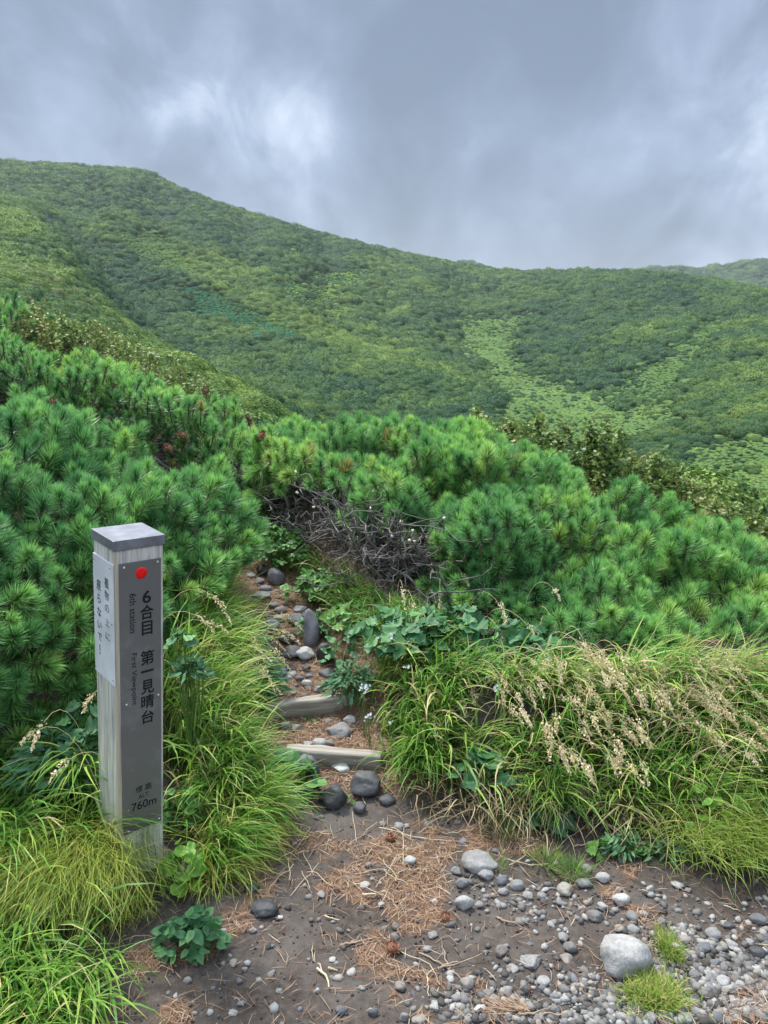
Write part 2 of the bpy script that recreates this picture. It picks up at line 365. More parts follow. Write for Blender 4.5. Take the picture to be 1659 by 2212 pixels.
def litter(x, y, z=0.0):
    px, py, d = proj(np.stack([x, y, np.zeros_like(x) + z], -1))
    P = np.stack([x, y], -1); nz = vn.fbm(P, 9, 4)
    jx = (vn2.fbm(P, 6, 3) - .5) * 90; jy = (vn.fbm(P + 5, 6, 3) - .5) * 70
    r = np.zeros_like(x)
    for pl in LIT: r = np.maximum(r, inpoly(px + jx, py + jy, pl) * 1.0)
    pc = pathx(y); onp = sstep(.42, .2, np.abs(x - pc)) * sstep(2.3, 2.45, y)
    r = np.maximum(r * sstep(.30, .48, nz), onp * sstep(.30, .5, nz + .12))
    r = np.maximum(r, sstep(.66, .72, nz) * .7 * (y < 2.3))
    return r
# ---- near ground sheet
def axis(lo, hi, fine, outer, n):
    a = np.arange(lo, hi, fine)
    g = np.geomspace(fine * 2, 1, n); g = g / g.sum() 
    L = lo - np.cumsum(g)[::1] * (lo - outer[0]); H = hi + np.cumsum(g) * (outer[1] - hi)
    return np.concatenate([L[::-1], a, H])
gx = axis(-1.5, 1.6, .011, (-14, 14), 40); gy = axis(1.25, 4.3, .011, (-9, 13.5), 34)
GX, GY = np.meshgrid(gx, gy)
GZ = ground_h(GX, GY)
Pg = np.stack([GX, GY], -1)
fine = (GX > -1.6) & (GX < 1.7) & (GY > 1.1) & (GY < 4.4)
GZ += np.where(fine, (vn.fbm(Pg, 45, 3) - .5) * .011 + (vn2.fbm(Pg + 3, 110, 2) - .5) * .004, 0)
LT = litter(GX.ravel(), GY.ravel(), GZ.ravel()).reshape(GX.shape)
def grid_faces(ny, nx):
    i = np.arange((ny - 1) * (nx - 1)); r, c = i // (nx - 1), i % (nx - 1); a = r * nx + c
    return np.stack([a, a + 1, a + nx + 1, a + nx], -1)
m, t, out = mat_new('volcanic_soil')
co = t.node('ShaderNodeTexCoord').outputs['Object']
lt = t.node('ShaderNodeAttribute', attribute_name='litter').outputs['Fac']
n0 = t.noise(co, 3, 5, .6); n1_ = t.noise(co, 35, 5, .65); n2_ = t.noise(co, 260, 3, .7)
soil = t.ramp(n1_, [(.25, (.034, .026, .021)), (.5, (.064, .050, .041)), (.75, (.115, .094, .079))])
soil = t.mix(t.ramp(n0, [(.42, 0.0), (.62, .6)]), soil, (.115, .10, .09))
grit = t.ramp(n2_, [(.60, 0.0), (.70, 1.0)])
soil = t.mix(t.math('MULTIPLY', grit, .35), soil, (.26, .25, .25))
lcol = t.ramp(n2_, [(.3, (.075, .045, .032)), (.55, (.18, .11, .07)), (.75, (.32, .215, .14))])
shade_f = t.node('ShaderNodeAttribute', attribute_name='pine_shade').outputs['Fac']
soil = t.mix(shade_f, soil, t.ramp(n1_, [(.3, (.010, .008, .006)), (.7, (.034, .026, .019))]))  # shade under the pines painted near-black into the soil colour off the path
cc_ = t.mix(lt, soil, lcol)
hh = t.math('ADD', t.math('MULTIPLY', n1_, .6), t.math('MULTIPLY', n2_, .35))
p_ = t.node('ShaderNodeBsdfPrincipled', ins={'Base Color': cc_, 'Roughness': .85, 'Specular IOR Level': .25, 'Normal': bump(t, hh, .7, .01)})
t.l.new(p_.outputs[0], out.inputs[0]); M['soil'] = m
g = mesh('ground', np.stack([GX, GY, GZ], -1).reshape(-1, 3), grid_faces(len(gy), len(gx)), M['soil'], attrs={'litter': LT.ravel(), 'pine_shade': (sstep(2.55, 3.0, GY) * sstep(.28, .5, np.abs(GX - pathx(GY)))).ravel()}, smooth=True)
tag(g, kind='structure')
# ---- hills sheet (fan of rings out to beyond the skyline)
az = np.linspace(R(-62), R(62), 300); rr = np.concatenate([[9.0, 10, 11.2], np.geomspace(12.5, 1500, 300), [1900, 2600, 4000]])
AZ, RR = np.meshgrid(az, rr); HX, HY = np.sin(AZ) * RR, np.cos(AZ) * RR
Zh = hill_h(np.sin(AZ) * np.minimum(RR, 1300), np.cos(AZ) * np.minimum(RR, 1300))
Zh = np.where(RR < 13.0, Zh - .25, Zh) - np.maximum(RR - 1300, 0) * .08
m, t, out = mat_new('hill_undergrowth')
co = t.node('ShaderNodeTexCoord').outputs['Object']
na = t.noise(co, .05, 5, .6); nb = t.noise(co, .6, 6, .7)
c = t.mix(na, (.03, .065, .02), (.055, .09, .028)); c = t.mix(1.0, c, t.ramp(nb, [(.3, .45), (.7, 1.3)]), 'MULTIPLY')
p_ = t.node('ShaderNodeBsdfPrincipled', ins={'Base Color': c, 'Roughness': .9, 'Specular IOR Level': .1, 'Normal': bump(t, nb, .8, 2.0)})
t.l.new(p_.outputs[0], out.inputs[0])
hills = mesh('hills', np.stack([HX, HY, Zh], -1).reshape(-1, 3), grid_faces(len(rr), len(az)), m, smooth=True); tag(hills, kind='structure')
# far ridge on the right, behind the saddle
fr = []
for px, py in [(930,588),(985,574),(1010,571),(1040,580),(1090,600),(1280,596),(1370,586),(1430,586),(1500,585),(1560,579),(1600,571),(1660,564),(1760,552),(1900,540),(2100,560)]:
    p = at(px, py, 1700.0); fr.append(p)
fr = np.array(fr); xs_ = np.linspace(fr[0, 0], fr[-1, 0], 160); top = np.interp(xs_, fr[:, 0], fr[:, 2])
top = top + (vn.fbm(np.stack([xs_, xs_ * 0], -1), .03, 4) - .5) * 9
rows = []
for k, (dy, f) in enumerate([(-700, -.9), (-500, -.35), (-300, .25), (-150, .65), (-60, .9), (-20, .98), (0, 1.0), (60, .93), (300, .4), (600, -.5)]):
    zrow = top * f if f > 0 else 140 * f
    P2 = np.stack([xs_, xs_ * 0 + 1700 + dy], -1)
    rows.append(np.stack([xs_ * (1 + dy / 1700 * .4), xs_ * 0 + 1700 + dy, zrow + (0 if abs(dy) < 30 else 1) * (vn.fbm(P2, .02, 4) - .5) * 22], -1))
fr_o = mesh('distant_ridge', np.concatenate(rows), grid_faces(len(rows), 160), m, smooth=True); tag(fr_o, kind='structure')

# ---- forest on the hills: leafy crowns, far too many to count
def ico(sub):
    import bmesh
    bm = bmesh.new(); bmesh.ops.create_icosphere(bm, subdivisions=sub, radius=1)
    V = np.array([v.co[:] for v in bm.verts]); F = np.array([[v.index for v in f.verts] for f in bm.faces]); bm.free(); return V, F
ICO = {k: ico(k) for k in (1, 2, 3, 4)}
def crown_proto(seed, ncard, flat, lo, cs=1.0):
    r = np.random.default_rng(seed)
    V, F = ICO[3]; n = VN(seed + 50)
    d = 1 + (n.fbm(V * .9 + 9, 2.0, 3) - .5) * .9
    V2 = V * d[:, None] * .86; V2[:, 2] *= flat; V2[:, 2] = np.maximum(V2[:, 2], lo)
    u = r.normal(size=(ncard, 3)); u /= np.linalg.norm(u, axis=1)[:, None]; u[:, 2] = np.where(r.random(ncard) < .75, np.abs(u[:, 2]), u[:, 2])
    d = 1 + (n.fbm(u * .9 + 9, 2.0, 3) - .5) * .9
    c = u * (d * r.uniform(.82, 1.06, ncard))[:, None]; c[:, 2] *= flat
    a = r.normal(size=(ncard, 3)); a /= np.linalg.norm(a, axis=1)[:, None]; nn = u + .6 * a; nn /= np.linalg.norm(nn, axis=1)[:, None]
    b = np.cross(nn, r.normal(size=(ncard, 3))); b /= np.linalg.norm(b, axis=1)[:, None]; e = np.cross(nn, b)
    s = r.uniform(.055, .12, ncard)[:, None] * cs
    Q = np.stack([c + b * s, c + e * s * .6, c - b * s, c - e * s * .6], 1).reshape(-1, 3)
    nv = len(V2); FQ = nv + np.arange(ncard * 4).reshape(-1, 4)
    rn = np.concatenate([np.full(nv, .2), np.repeat(r.random(ncard), 4)])
    return np.vstack([V2, Q]), [F, FQ], rn
m, t, out = mat_new('forest_leaves')
ci = t.node('ShaderNodeAttribute', attribute_type='INSTANCER', attribute_name='tone').outputs['Fac']
rn = t.node('ShaderNodeAttribute', attribute_name='rnd').outputs['Fac']
c = t.ramp(ci, [(0, (.048, .120, .055)), (.15, (.080, .165, .052)), (.32, (.140, .23, .058)), (.45, (.22, .31, .072)), (.5, (.20, .25, .10)), (.62, (.18, .32, .09)), (.72, (.24, .37, .125)), (.82, (.36, .50, .10)), (.9, (.06, .22, .11)), (1, (.075, .26, .12))])
c = t.mix(1.0, c, t.ramp(rn, [(0, .78), (1, 1.35)]), 'MULTIPLY')
p_ = t.node('ShaderNodeBsdfPrincipled', ins={'Base Color': c, 'Roughness': .7, 'Specular IOR Level': .2})
tr = t.node('ShaderNodeBsdfTranslucent', ins={0: c}); mx = t.node('ShaderNodeMixShader', ins={0: .2, 1: p_.outputs[0], 2: tr.outputs[0]})
t.l.new(mx.outputs[0], out.inputs[0]); M['forest'] = m
protos = bpy.data.collections.new('crown_kinds')
for k in range(6):
    V, F, rn_ = crown_proto(100 + k, 700, .72, -.35); o = mesh('kind_%d_crown' % k, V, F, m, attrs={'rnd': rn_}, link=False); protos.objects.link(o)
for k in range(2):   # low clumps of bamboo grass
    V, F, rn_ = crown_proto(200 + k, 2200, .42, -.15, .5); o = mesh('kind_%d_grass' % (k + 6), V, F, m, attrs={'rnd': rn_}, link=False); protos.objects.link(o)
for k in range(3):   # finer foliage for the trees that stand nearest
    V, F, rn_ = crown_proto(300 + k, 4200, .72 if k < 2 else .42, -.35, .62); o = mesh('kind_%d_near' % (k + 8), V, F, m, attrs={'rnd': rn_}, link=False); protos.objects.link(o)
SASA = [([(985,690),(1060,675),(1155,680),(1125,740),(1125,785),(1190,825),(1300,845),(1345,890),(1400,868),(1460,880),(1450,925),(1330,965),(1150,960),(1055,895),(1085,860),(1025,790),(985,750)], .70),
        ([(1320,850),(1370,800),(1430,775),(1530,690),(1590,690),(1500,775),(1440,845),(1390,860)], .66), ([(1460,1010),(1550,955),(1690,940),(1900,960),(1900,1300),(1560,1120)], .72),
        ([(595,598),(650,615),(690,580),(795,578),(800,615),(745,628),(705,660),(635,668)], .84), ([(690,690),(720,665),(780,655),(805,667),(720,695)], .78), ([(580,541),(620,538),(700,548),(660,560),(600,556)], .78),
        ([(385,630),(430,625),(500,655),(570,685),(655,735),(640,748),(560,728),(470,692),(400,657)], .96), ([(225,505),(330,500),(405,560),(440,605),(360,580),(280,545)], .62),
        ([(590,600),(640,640),(690,665),(670,672),(610,635)], .9), ([(1050,760),(1075,750),(1110,790),(1080,800)], .68)]
def lay(r0, r1, s0, k, az0, az1, seed):
    """points on the hill with a spacing that grows with distance"""
    r = np.random.default_rng(seed); out = []; rad = r0
    while rad < r1:
        s = s0 + rad * k; n = int((az1 - az0) * rad / s) + 1
        a = np.linspace(az0, az1, n) + r.uniform(-.42, .42, n) * s / rad; q = rad + r.uniform(-.42, .42, n) * s
        out.append(np.stack([np.sin(a) * q, np.cos(a) * q, np.full(n, s)], -1)); rad += s * .8
    return np.concatenate(out)
pts = lay(26, 1010, 1.5, .0070, R(-42), R(42), 5)
# the pale clearings are a finer growth: closer, lower points there
fp_ = lay(40, 800, .6, .0029, R(-33), R(33), 6); q_ = np.stack([fp_[:, 0], fp_[:, 1], hill_h(fp_[:, 0], fp_[:, 1])], -1); a1, a2, _ = proj(q_)
k_ = (vn.fbm(fp_[:, :2], 1 / 20., 3) - .5) * 46; k2 = (vn2.fbm(fp_[:, :2] + 9, 1 / 20., 3) - .5) * 30
ins_ = np.zeros(len(fp_), bool); ino = np.zeros(len(pts), bool)
for pl, tn in SASA: ins_ |= inpoly(a1 + k_, a2 + k2, pl)
q_ = np.stack([pts[:, 0], pts[:, 1], hill_h(pts[:, 0], pts[:, 1])], -1); a1, a2, _ = proj(q_)
k_ = (vn.fbm(pts[:, :2], 1 / 20., 3) - .5) * 46; k2 = (vn2.fbm(pts[:, :2] + 9, 1 / 20., 3) - .5) * 30
for pl, tn in SASA: ino |= inpoly(a1 + k_, a2 + k2, pl)
pts = np.concatenate([pts[~ino], fp_[ins_]])
z = hill_h(pts[:, 0], pts[:, 1])
fr_n = len(pts); ux = rng.uniform(xs_[0], xs_[-1], 5200); uy = rng.uniform(-420, 12, 5200)   # woods of the far ridge
Rw = np.stack([q[:, 2] for q in rows]); dyv = np.array([-700, -500, -300, -150, -60, -20, 0, 60, 300, 600.])
tz = np.empty(5200)
for k in range(5200):
    col = int(np.clip((ux[k] - xs_[0]) / (xs_[1] - xs_[0]), 0, 159)); tz[k] = np.interp(uy[k], dyv, Rw[:, col])
pts = np.vstack([pts, np.stack([ux * (1 + uy / 1700 * .4), 1700 + uy, np.full(5200, 12.0)], -1)]); z = np.concatenate([z, tz])
P3 = np.stack([pts[:, 0], pts[:, 1], z], -1); px, py, dd = proj(P3)
P2 = P3[:, :2]
nbig = vn.fbm(P2, 1 / 45., 4); nsm = vn2.fbm(P2, 1 / 12., 3); rnd = rng.random(len(pts))
tone = np.clip(.17 + (nbig - .5) * .55 + (nsm - .5) * .35 + (rnd - .5) * .22, .0, .44)
# warm light on near spurs, cool shade in gullies, painted into leaf tone
warm = inpoly(px, py, [(-200,470),(0,450),(150,545),(270,700),(400,800),(700,900),(300,900),(-200,700)]) * .10 + inpoly(px, py, [(330,540),(480,560),(700,640),(900,770),(1070,860),(900,900),(700,760),(560,690),(420,600)]) * .13
cool = inpoly(px, py, [(60,430),(160,520),(330,560),(450,640),(330,720),(270,700),(200,620),(120,530)]) * .12 + inpoly(px, py, [(1250,600),(1500,640),(1560,700),(1400,720),(1250,700)]) * .07 + inpoly(px, py, [(880,800),(1080,850),(1120,900),(960,900)]) * .08
tone = np.clip(tone + warm - cool, 0, .44)
pale = inpoly(px + (nsm - .5) * 60, py, [(20,570),(60,580),(160,640),(200,680),(130,670),(40,610)]) & (rnd > .5); tone[pale] = .5
kind = rng.integers(0, 6, len(pts)); sc = pts[:, 2] * rng.uniform(.40, .92, len(pts)) * (.65 + .8 * nsm)
jx = (vn.fbm(P2, 1 / 20., 3) - .5) * 46; jy = (vn2.fbm(P2 + 9, 1 / 20., 3) - .5) * 30
for pl, tn in SASA:
    e1, e2 = rng.normal(size=(2, len(pts))); i = inpoly(px + jx + e1 * 13, py + jy + e2 * 7, pl) & (rng.random(len(pts)) > .06); tone[i] = tn + .01 + (rnd[i] - .5) * .09 + (nsm[i] - .5) * .14; kind[i] = rng.integers(6, 8, i.sum()); sc[i] = pts[i, 2] * rng.uniform(.42, .62, i.sum())
nr = (np.hypot(pts[:, 0], pts[:, 1]) < 190); kind = np.where(nr, np.where(kind >= 6, 10, 8 + kind % 2), kind)
# shrubs standing in the bright clearing
for cx_, cy_, rx_, ry_ in [(735,582,22,9),(690,612,14,6),(668,640,14,6)]:
    i = ((px - cx_) / rx_) ** 2 + ((py - cy_) / ry_) ** 2 < 1; tone[i] = .08; kind[i] = 2; sc[i] = pts[i, 2] * .9
fo = bpy.data.meshes.new('forest'); fo.vertices.add(len(P3)); P3[:, 2] += sc * .15; fo.vertices.foreach_set('co', P3.astype(np.float32).ravel())
for k, a in (('tone', tone), ('sc', sc), ('ang', rng.uniform(0, 6.28, len(pts)))):
    x_ = fo.attributes.new(k, 'FLOAT', 'POINT'); x_.data.foreach_set('value', a.astype(np.float32))
x_ = fo.attributes.new('kind', 'INT', 'POINT'); x_.data.foreach_set('value', kind.astype(np.int32))
fo.materials.append(m)
forest = bpy.data.objects.new('forest', fo); COL.objects.link(forest); tag(forest, 'low green mountain woodland with paler clearings covering the far slopes', 'woodland', kind='stuff')
ng = bpy.data.node_groups.new('forest_scatter', 'GeometryNodeTree')
ng.interface.new_socket('Geometry', in_out='INPUT', socket_type='NodeSocketGeometry'); ng.interface.new_socket('Geometry', in_out='OUTPUT', socket_type='NodeSocketGeometry')
gi = ng.nodes.new('NodeGroupInput'); go = ng.nodes.new('NodeGroupOutput'); iop = ng.nodes.new('GeometryNodeInstanceOnPoints')
cinfo = ng.nodes.new('GeometryNodeCollectionInfo'); cinfo.inputs['Collection'].default_value = protos; cinfo.inputs['Separate Children'].default_value = True; cinfo.inputs['Reset Children'].default_value = True
def gattr(name, typ):
    n = ng.nodes.new('GeometryNodeInputNamedAttribute'); n.data_type = typ; n.inputs[0].default_value = name; return n.outputs[0]
cb = ng.nodes.new('ShaderNodeCombineXYZ'); ng.links.new(gattr('ang', 'FLOAT'), cb.inputs[2])
ng.links.new(gi.outputs[0], iop.inputs['Points']); ng.links.new(cinfo.outputs[0], iop.inputs['Instance']); iop.inputs['Pick Instance'].default_value = True
ng.links.new(gattr('kind', 'INT'), iop.inputs['Instance Index']); ng.links.new(gattr('sc', 'FLOAT'), iop.inputs['Scale']); ng.links.new(cb.outputs[0], iop.inputs['Rotation'])
ng.links.new(iop.outputs[0], go.inputs[0])
md = forest.modifiers.new('scatter', 'NODES'); md.node_group = ng
print('crowns', len(pts))
# ------------------------------------------------------------------ signpost
def box(x0, x1, y0, y1, z0, z1, bev=0.0):
    import bmesh
    bm = bmesh.new(); bmesh.ops.create_cube(bm, size=1)
    for v in bm.verts: v.co = Vector(((x0 + x1) / 2 + v.co.x * (x1 - x0), (y0 + y1) / 2 + v.co.y * (y1 - y0), (z0 + z1) / 2 + v.co.z * (z1 - z0)))
    if bev: bmesh.ops.bevel(bm, geom=list(bm.edges), offset=bev, segments=2, affect='EDGES', profile=.6)
    return bm
def bmobj(name, bm, mat, parent=None, smooth=False):
    me = bpy.data.meshes.new(name); bm.to_mesh(me); bm.free(); me.materials.append(mat)
    if smooth: me.polygons.foreach_set('use_smooth', np.ones(len(me.polygons), bool))
    o = bpy.data.objects.new(name, me); COL.objects.link(o)
    if parent is not None: o.parent = parent
    return o
m, t, out = mat_new('weathered_post_wood')
co = t.node('ShaderNodeTexCoord').outputs['Object']
mpg = t.node('ShaderNodeMapping', ins={0: co, 'Scale': (1, 1, .055)}).outputs[0]
nw = t.noise(mpg, 48, 4, .6, 2.2); nf = t.noise(mpg, 230, 3, .7); nb = t.noise(co, 7, 4, .6)
wv = t.node('ShaderNodeTexWave', wave_type='BANDS', bands_direction='DIAGONAL', ins={'Vector': mpg, 'Scale': 14.0, 'Distortion': 9.0, 'Detail': 3.0, 'Detail Scale': 2.0}).outputs['Fac']
c = t.ramp(nw, [(.3, (.46, .42, .37)), (.55, (.72, .68, .61)), (.75, (.86, .81, .73))])
c = t.mix(t.ramp(wv, [(.0, .45), (.16, 0.0)]), c, (.19, .18, .18))
c = t.mix(.35, c, t.ramp(nf, [(.35, .45), (.6, 1.0)]), 'MULTIPLY')
c = t.mix(t.ramp(nb, [(.45, 0.0), (.7, .5)]), c, (.60, .60, .62))
# yellow bare edge of the timber at the front corner
sx = t.node('ShaderNodeSeparateXYZ', ins={0: co})
ed = t.math('ADD', t.math('ABSOLUTE', t.math('ADD', sx.outputs[0], .0675)), t.math('ABSOLUTE', t.math('ADD', sx.outputs[1], .0675)))
c = t.mix(t.ramp(ed, [(.004, .75), (.013, 0.0)]), c, (.52, .42, .27))
p_ = t.node('ShaderNodeBsdfPrincipled', ins={'Base Color': c, 'Roughness': .75, 'Specular IOR Level': .25, 'Normal': bump(t, t.math('ADD', t.math('MULTIPLY', wv, .5), nf), .5, .002)})
t.l.new(p_.outputs[0], out.inputs[0]); M['post'] = m
m, t, out = mat_new('brushed_grey_plate')
co = t.node('ShaderNodeTexCoord').outputs['Object']
mpg = t.node('ShaderNodeMapping', ins={0: co, 'Scale': (.15, 1, 2)}).outputs[0]
nf = t.noise(mpg, 160, 2, .5); nb = t.noise(co, 9, 5, .65); sxz = t.math('ADD', t.node('ShaderNodeSeparateXYZ', ins={0: co}).outputs[2], t.math('MULTIPLY', t.noise(co, 40, 4, .6), .08)); nd = t.noise(co, 420, 2, .5)
c = t.mix(nb, (.15, .145, .143), (.215, .21, .205)); c = t.mix(t.ramp(nb, [(.54, 0.0), (.70, .35)]), c, (.32, .33, .36)); c = t.mix(t.ramp(sxz, [(.17, .45), (.30, 0.0)]), c, (.11, .095, .08)); c = t.mix(t.ramp(nd, [(.72, 0.0), (.78, .5)]), c, (.5, .5, .5))
p_ = t.node('ShaderNodeBsdfPrincipled', ins={'Base Color': c, 'Roughness': t.math('ADD', .36, t.math('MULTIPLY', nf, .12)), 'Metallic': .25, 'Normal': bump(t, nb, .08, .003)})
t.l.new(p_.outputs[0], out.inputs[0]); M['plate'] = m
M['plate_white'] = simple_mat('weathered_white_plate', (.52, .53, .56), (.78, .79, .81), 9, .6, .15, .002)
M['cap'] = simple_mat('zinc_cap', (.17, .175, .20), (.30, .31, .35), 22, .42, .08, .002, spec=.5, metallic=.35)
M['black'] = simple_mat('black_lettering', (.008, .008, .012), (.014, .014, .02), 20, .5)
M['black_worn'] = simple_mat('worn_black_lettering', (.02, .02, .03), (.09, .09, .10), 130, .6)
M['red'] = simple_mat('red_sticker', (.95, .006, .006), (1.0, .010, .008), 20, .5)
M['screw'] = simple_mat('steel_screw', (.6, .6, .6), (.8, .8, .8), 60, .3, metallic=.6)
M['screw_dark'] = simple_mat('dark_nail', (.08, .07, .07), (.16, .14, .14), 60, .5)
HWID = .0675
post = empty('sign_post', (-.765, 2.007, 0)); post.rotation_mode = 'XYZ'
mt = (Matrix.Rotation(R(3.83), 4, 'Y') @ Matrix.Rotation(R(-.36), 4, 'X') @ Matrix.Rotation(R(41.68), 4, 'Z'))
post.rotation_euler = mt.to_euler()
tag(post, 'square weathered wooden signpost with a red dot and black writing on its grey plate', 'signpost')
sh = bmobj('post_shaft', box(-HWID - .0015, HWID + .0015, -HWID - .0015, HWID + .0015, -.25, 1.018, .006), M['post'], post)
bmobj('post_cap', box(-.0725, .0725, -.0725, .0725, 1.0185, 1.046, .0018), M['cap'], post)
pl = bmobj('metal_plate', box(-.0575, .0600, -HWID - .0055, -HWID - .0018, .165, .9815, .0008), M['plate'], post)
def flat_disc(name, cx, cz, r, y0, mat, parent, face='F', th=.001, seg=28, wob=0.0):
    a = np.linspace(0, 2 * PI, seg, endpoint=False); rr_ = r * (1 + wob * np.sin(3 * a + 1))
    ring = np.stack([cx + rr_ * np.cos(a), cz + rr_ * np.sin(a)], -1)
    V = [];
    for yy, k in ((y0, 1), (y0 - th, 1), (y0 - th * 1.7, .6)): V += [((p[0] - cx) * k + cx, yy, (p[1] - cz) * k + cz) for p in ring]
    V.append((cx, y0 - th * 2, cz)); V = np.array(V)
    if face == 'L': V = np.stack([V[:, 1], -V[:, 0], V[:, 2]], -1)
    F4 = np.array([[k * seg + i, k * seg + (i + 1) % seg, (k + 1) * seg + (i + 1) % seg, (k + 1) * seg + i] for k in (0, 1) for i in range(seg)])
    F3 = np.array([[2 * seg + i, 2 * seg + (i + 1) % seg, 3 * seg] for i in range(seg)])
    return mesh(name, V, [F4, F3], mat, parent)
flat_disc('red_dot', .0030, .9478, .0162, -HWID - .0056, M['red'], pl, th=.0003)
for cx, cz in [(-.0445, .9700), (.0500, .9722), (-.0425, .5735), (.0510, .5768), (-.0415, .1718), (.0525, .1752)]:
    flat_disc('screw', cx, cz, .0032, -HWID - .0056, M['screw'], pl, th=.0012, seg=14)
def lettering(name, items, face, y0, mat, parent):
    """items: (text, x0, x1, z0, z1, turned): fits each text in the given box of the face"""
    Vs = []; Fs = []; nv = 0
    for txt, x0, x1, z0, z1, turned, off in items:
        cu = bpy.data.curves.new('lettering', 'FONT'); cu.body = txt; cu.extrude = 0.004; cu.offset = off; cu.resolution_u = 4
        ob = bpy.data.objects.new('lettering', cu); COL.objects.link(ob)
        bpy.context.view_layer.update()
        me = bpy.data.meshes.new_from_object(ob.evaluated_get(bpy.context.evaluated_depsgraph_get()))
        V = np.empty(len(me.vertices) * 3); me.vertices.foreach_get('co', V); V = V.reshape(-1, 3)
        me.calc_loop_triangles(); F = np.empty(len(me.loop_triangles) * 3, np.int32); me.loop_triangles.foreach_get('vertices', F); F = F.reshape(-1, 3)
        bpy.data.objects.remove(ob); bpy.data.curves.remove(cu); bpy.data.meshes.remove(me)
        if turned: V = np.stack([V[:, 1], -V[:, 0], V[:, 2]], -1)
        lo, hi = V[:, :2].min(0), V[:, :2].max(0); W = (V[:, :2] - lo) / (hi - lo)
        Q = np.stack([x0 + W[:, 0] * (x1 - x0), y0 - (V[:, 2] - V[:, 2].min()) / (V[:, 2].max() - V[:, 2].min()) * .0004, z0 + W[:, 1] * (z1 - z0)], -1)
        Vs.append(Q); Fs.append(F + nv); nv += len(Q)
    V = np.vstack(Vs)
    if face == 'L': V = np.stack([V[:, 1], -V[:, 0], V[:, 2]], -1)
    return mesh(name, V, np.vstack(Fs), mat, parent)
o1 = .018
lettering('title_lettering', [('6', .0060, .0305, .8595, .8960, 0, o1), ('合', -.0015, .0380, .8125, .8545, 0, o1), ('目', .0035, .0345, .7665, .8075, 0, o1)], 'F', -HWID - .0056, M['black'], pl)
lettering('title_lettering', [('第', -.0010, .0385, .6775, .7215, 0, o1), ('一', .0000, .0370, .6555, .6620, 0, o1), ('見', .0000, .0385, .5900, .6325, 0, o1), ('晴', .0000, .0380, .5450, .5865, 0, o1), ('台', .0005, .0380, .4990, .5400, 0, o1)],
    'F', -HWID - .0056, M['black'], pl)
lettering('english_lettering', [('6th station', -.0303, -.0110, .7816, .8938, 1, .0)], 'F', -HWID - .0056, M['black'], pl)
lettering('english_lettering', [('First Viewpoint', -.0300, -.0110, .5650, .7210, 1, .0)], 'F', -HWID - .0056, M['black'], pl)
lettering('altitude_lettering', [('標', -.0188, .0020, .2870, .3075, 0, .0), ('高', .0095, .0295, .2860, .3075, 0, .0), ('ALT.', -.0105, .0235, .2655, .2800, 0, .0), ('760m', -.0315, .0440, .2315, .2580, 0, .008)],
    'F', -HWID - .0056, M['black'], pl)
pw = bmobj('white_plate', box(-HWID - .0045, -HWID - .0018, -.0672, .0660, .632, .9800, .0006), M['plate_white'], post)
lettering('handwriting', [(ch, .0120 + dx, .0385 + dx, z - h, z, 0, o) for ch, z, h, dx, o in [('植', .934, .030, 0, .008), ('物', .896, .026, -.001, .0), ('の', .857, .022, -.001, .0), ('上', .817, .022, .0, -.004), ('に', .776, .021, .001, -.004)]], 'L', -HWID - .0046, M['black_worn'], pw)
lettering('handwriting', [(ch, x0, x1, z - h, z, 0, .010) for ch, x0, x1, z, h in [('座', -.0430, -.0140, .9135, .031), ('ら', -.0385, -.0180, .872, .027), ('な', -.0425, -.0150, .832, .026), ('い', -.0420, -.0150, .7905, .020), ('で', -.0420, -.0150, .757, .022)]] +
    [('！', -.0325, -.0265, .693, .722, 0, .015)], 'L', -HWID - .0046, M['black_worn'], pw)
for u, z in [(-.058, .962), (.050, .966), (-.060, .645), (.058, .648), (.056, .81), (-.062, .80)]:
    flat_disc('nail', u, z, .0020, -HWID - .0046, M['screw_dark'], pw, 'L', th=.0008, seg=10)

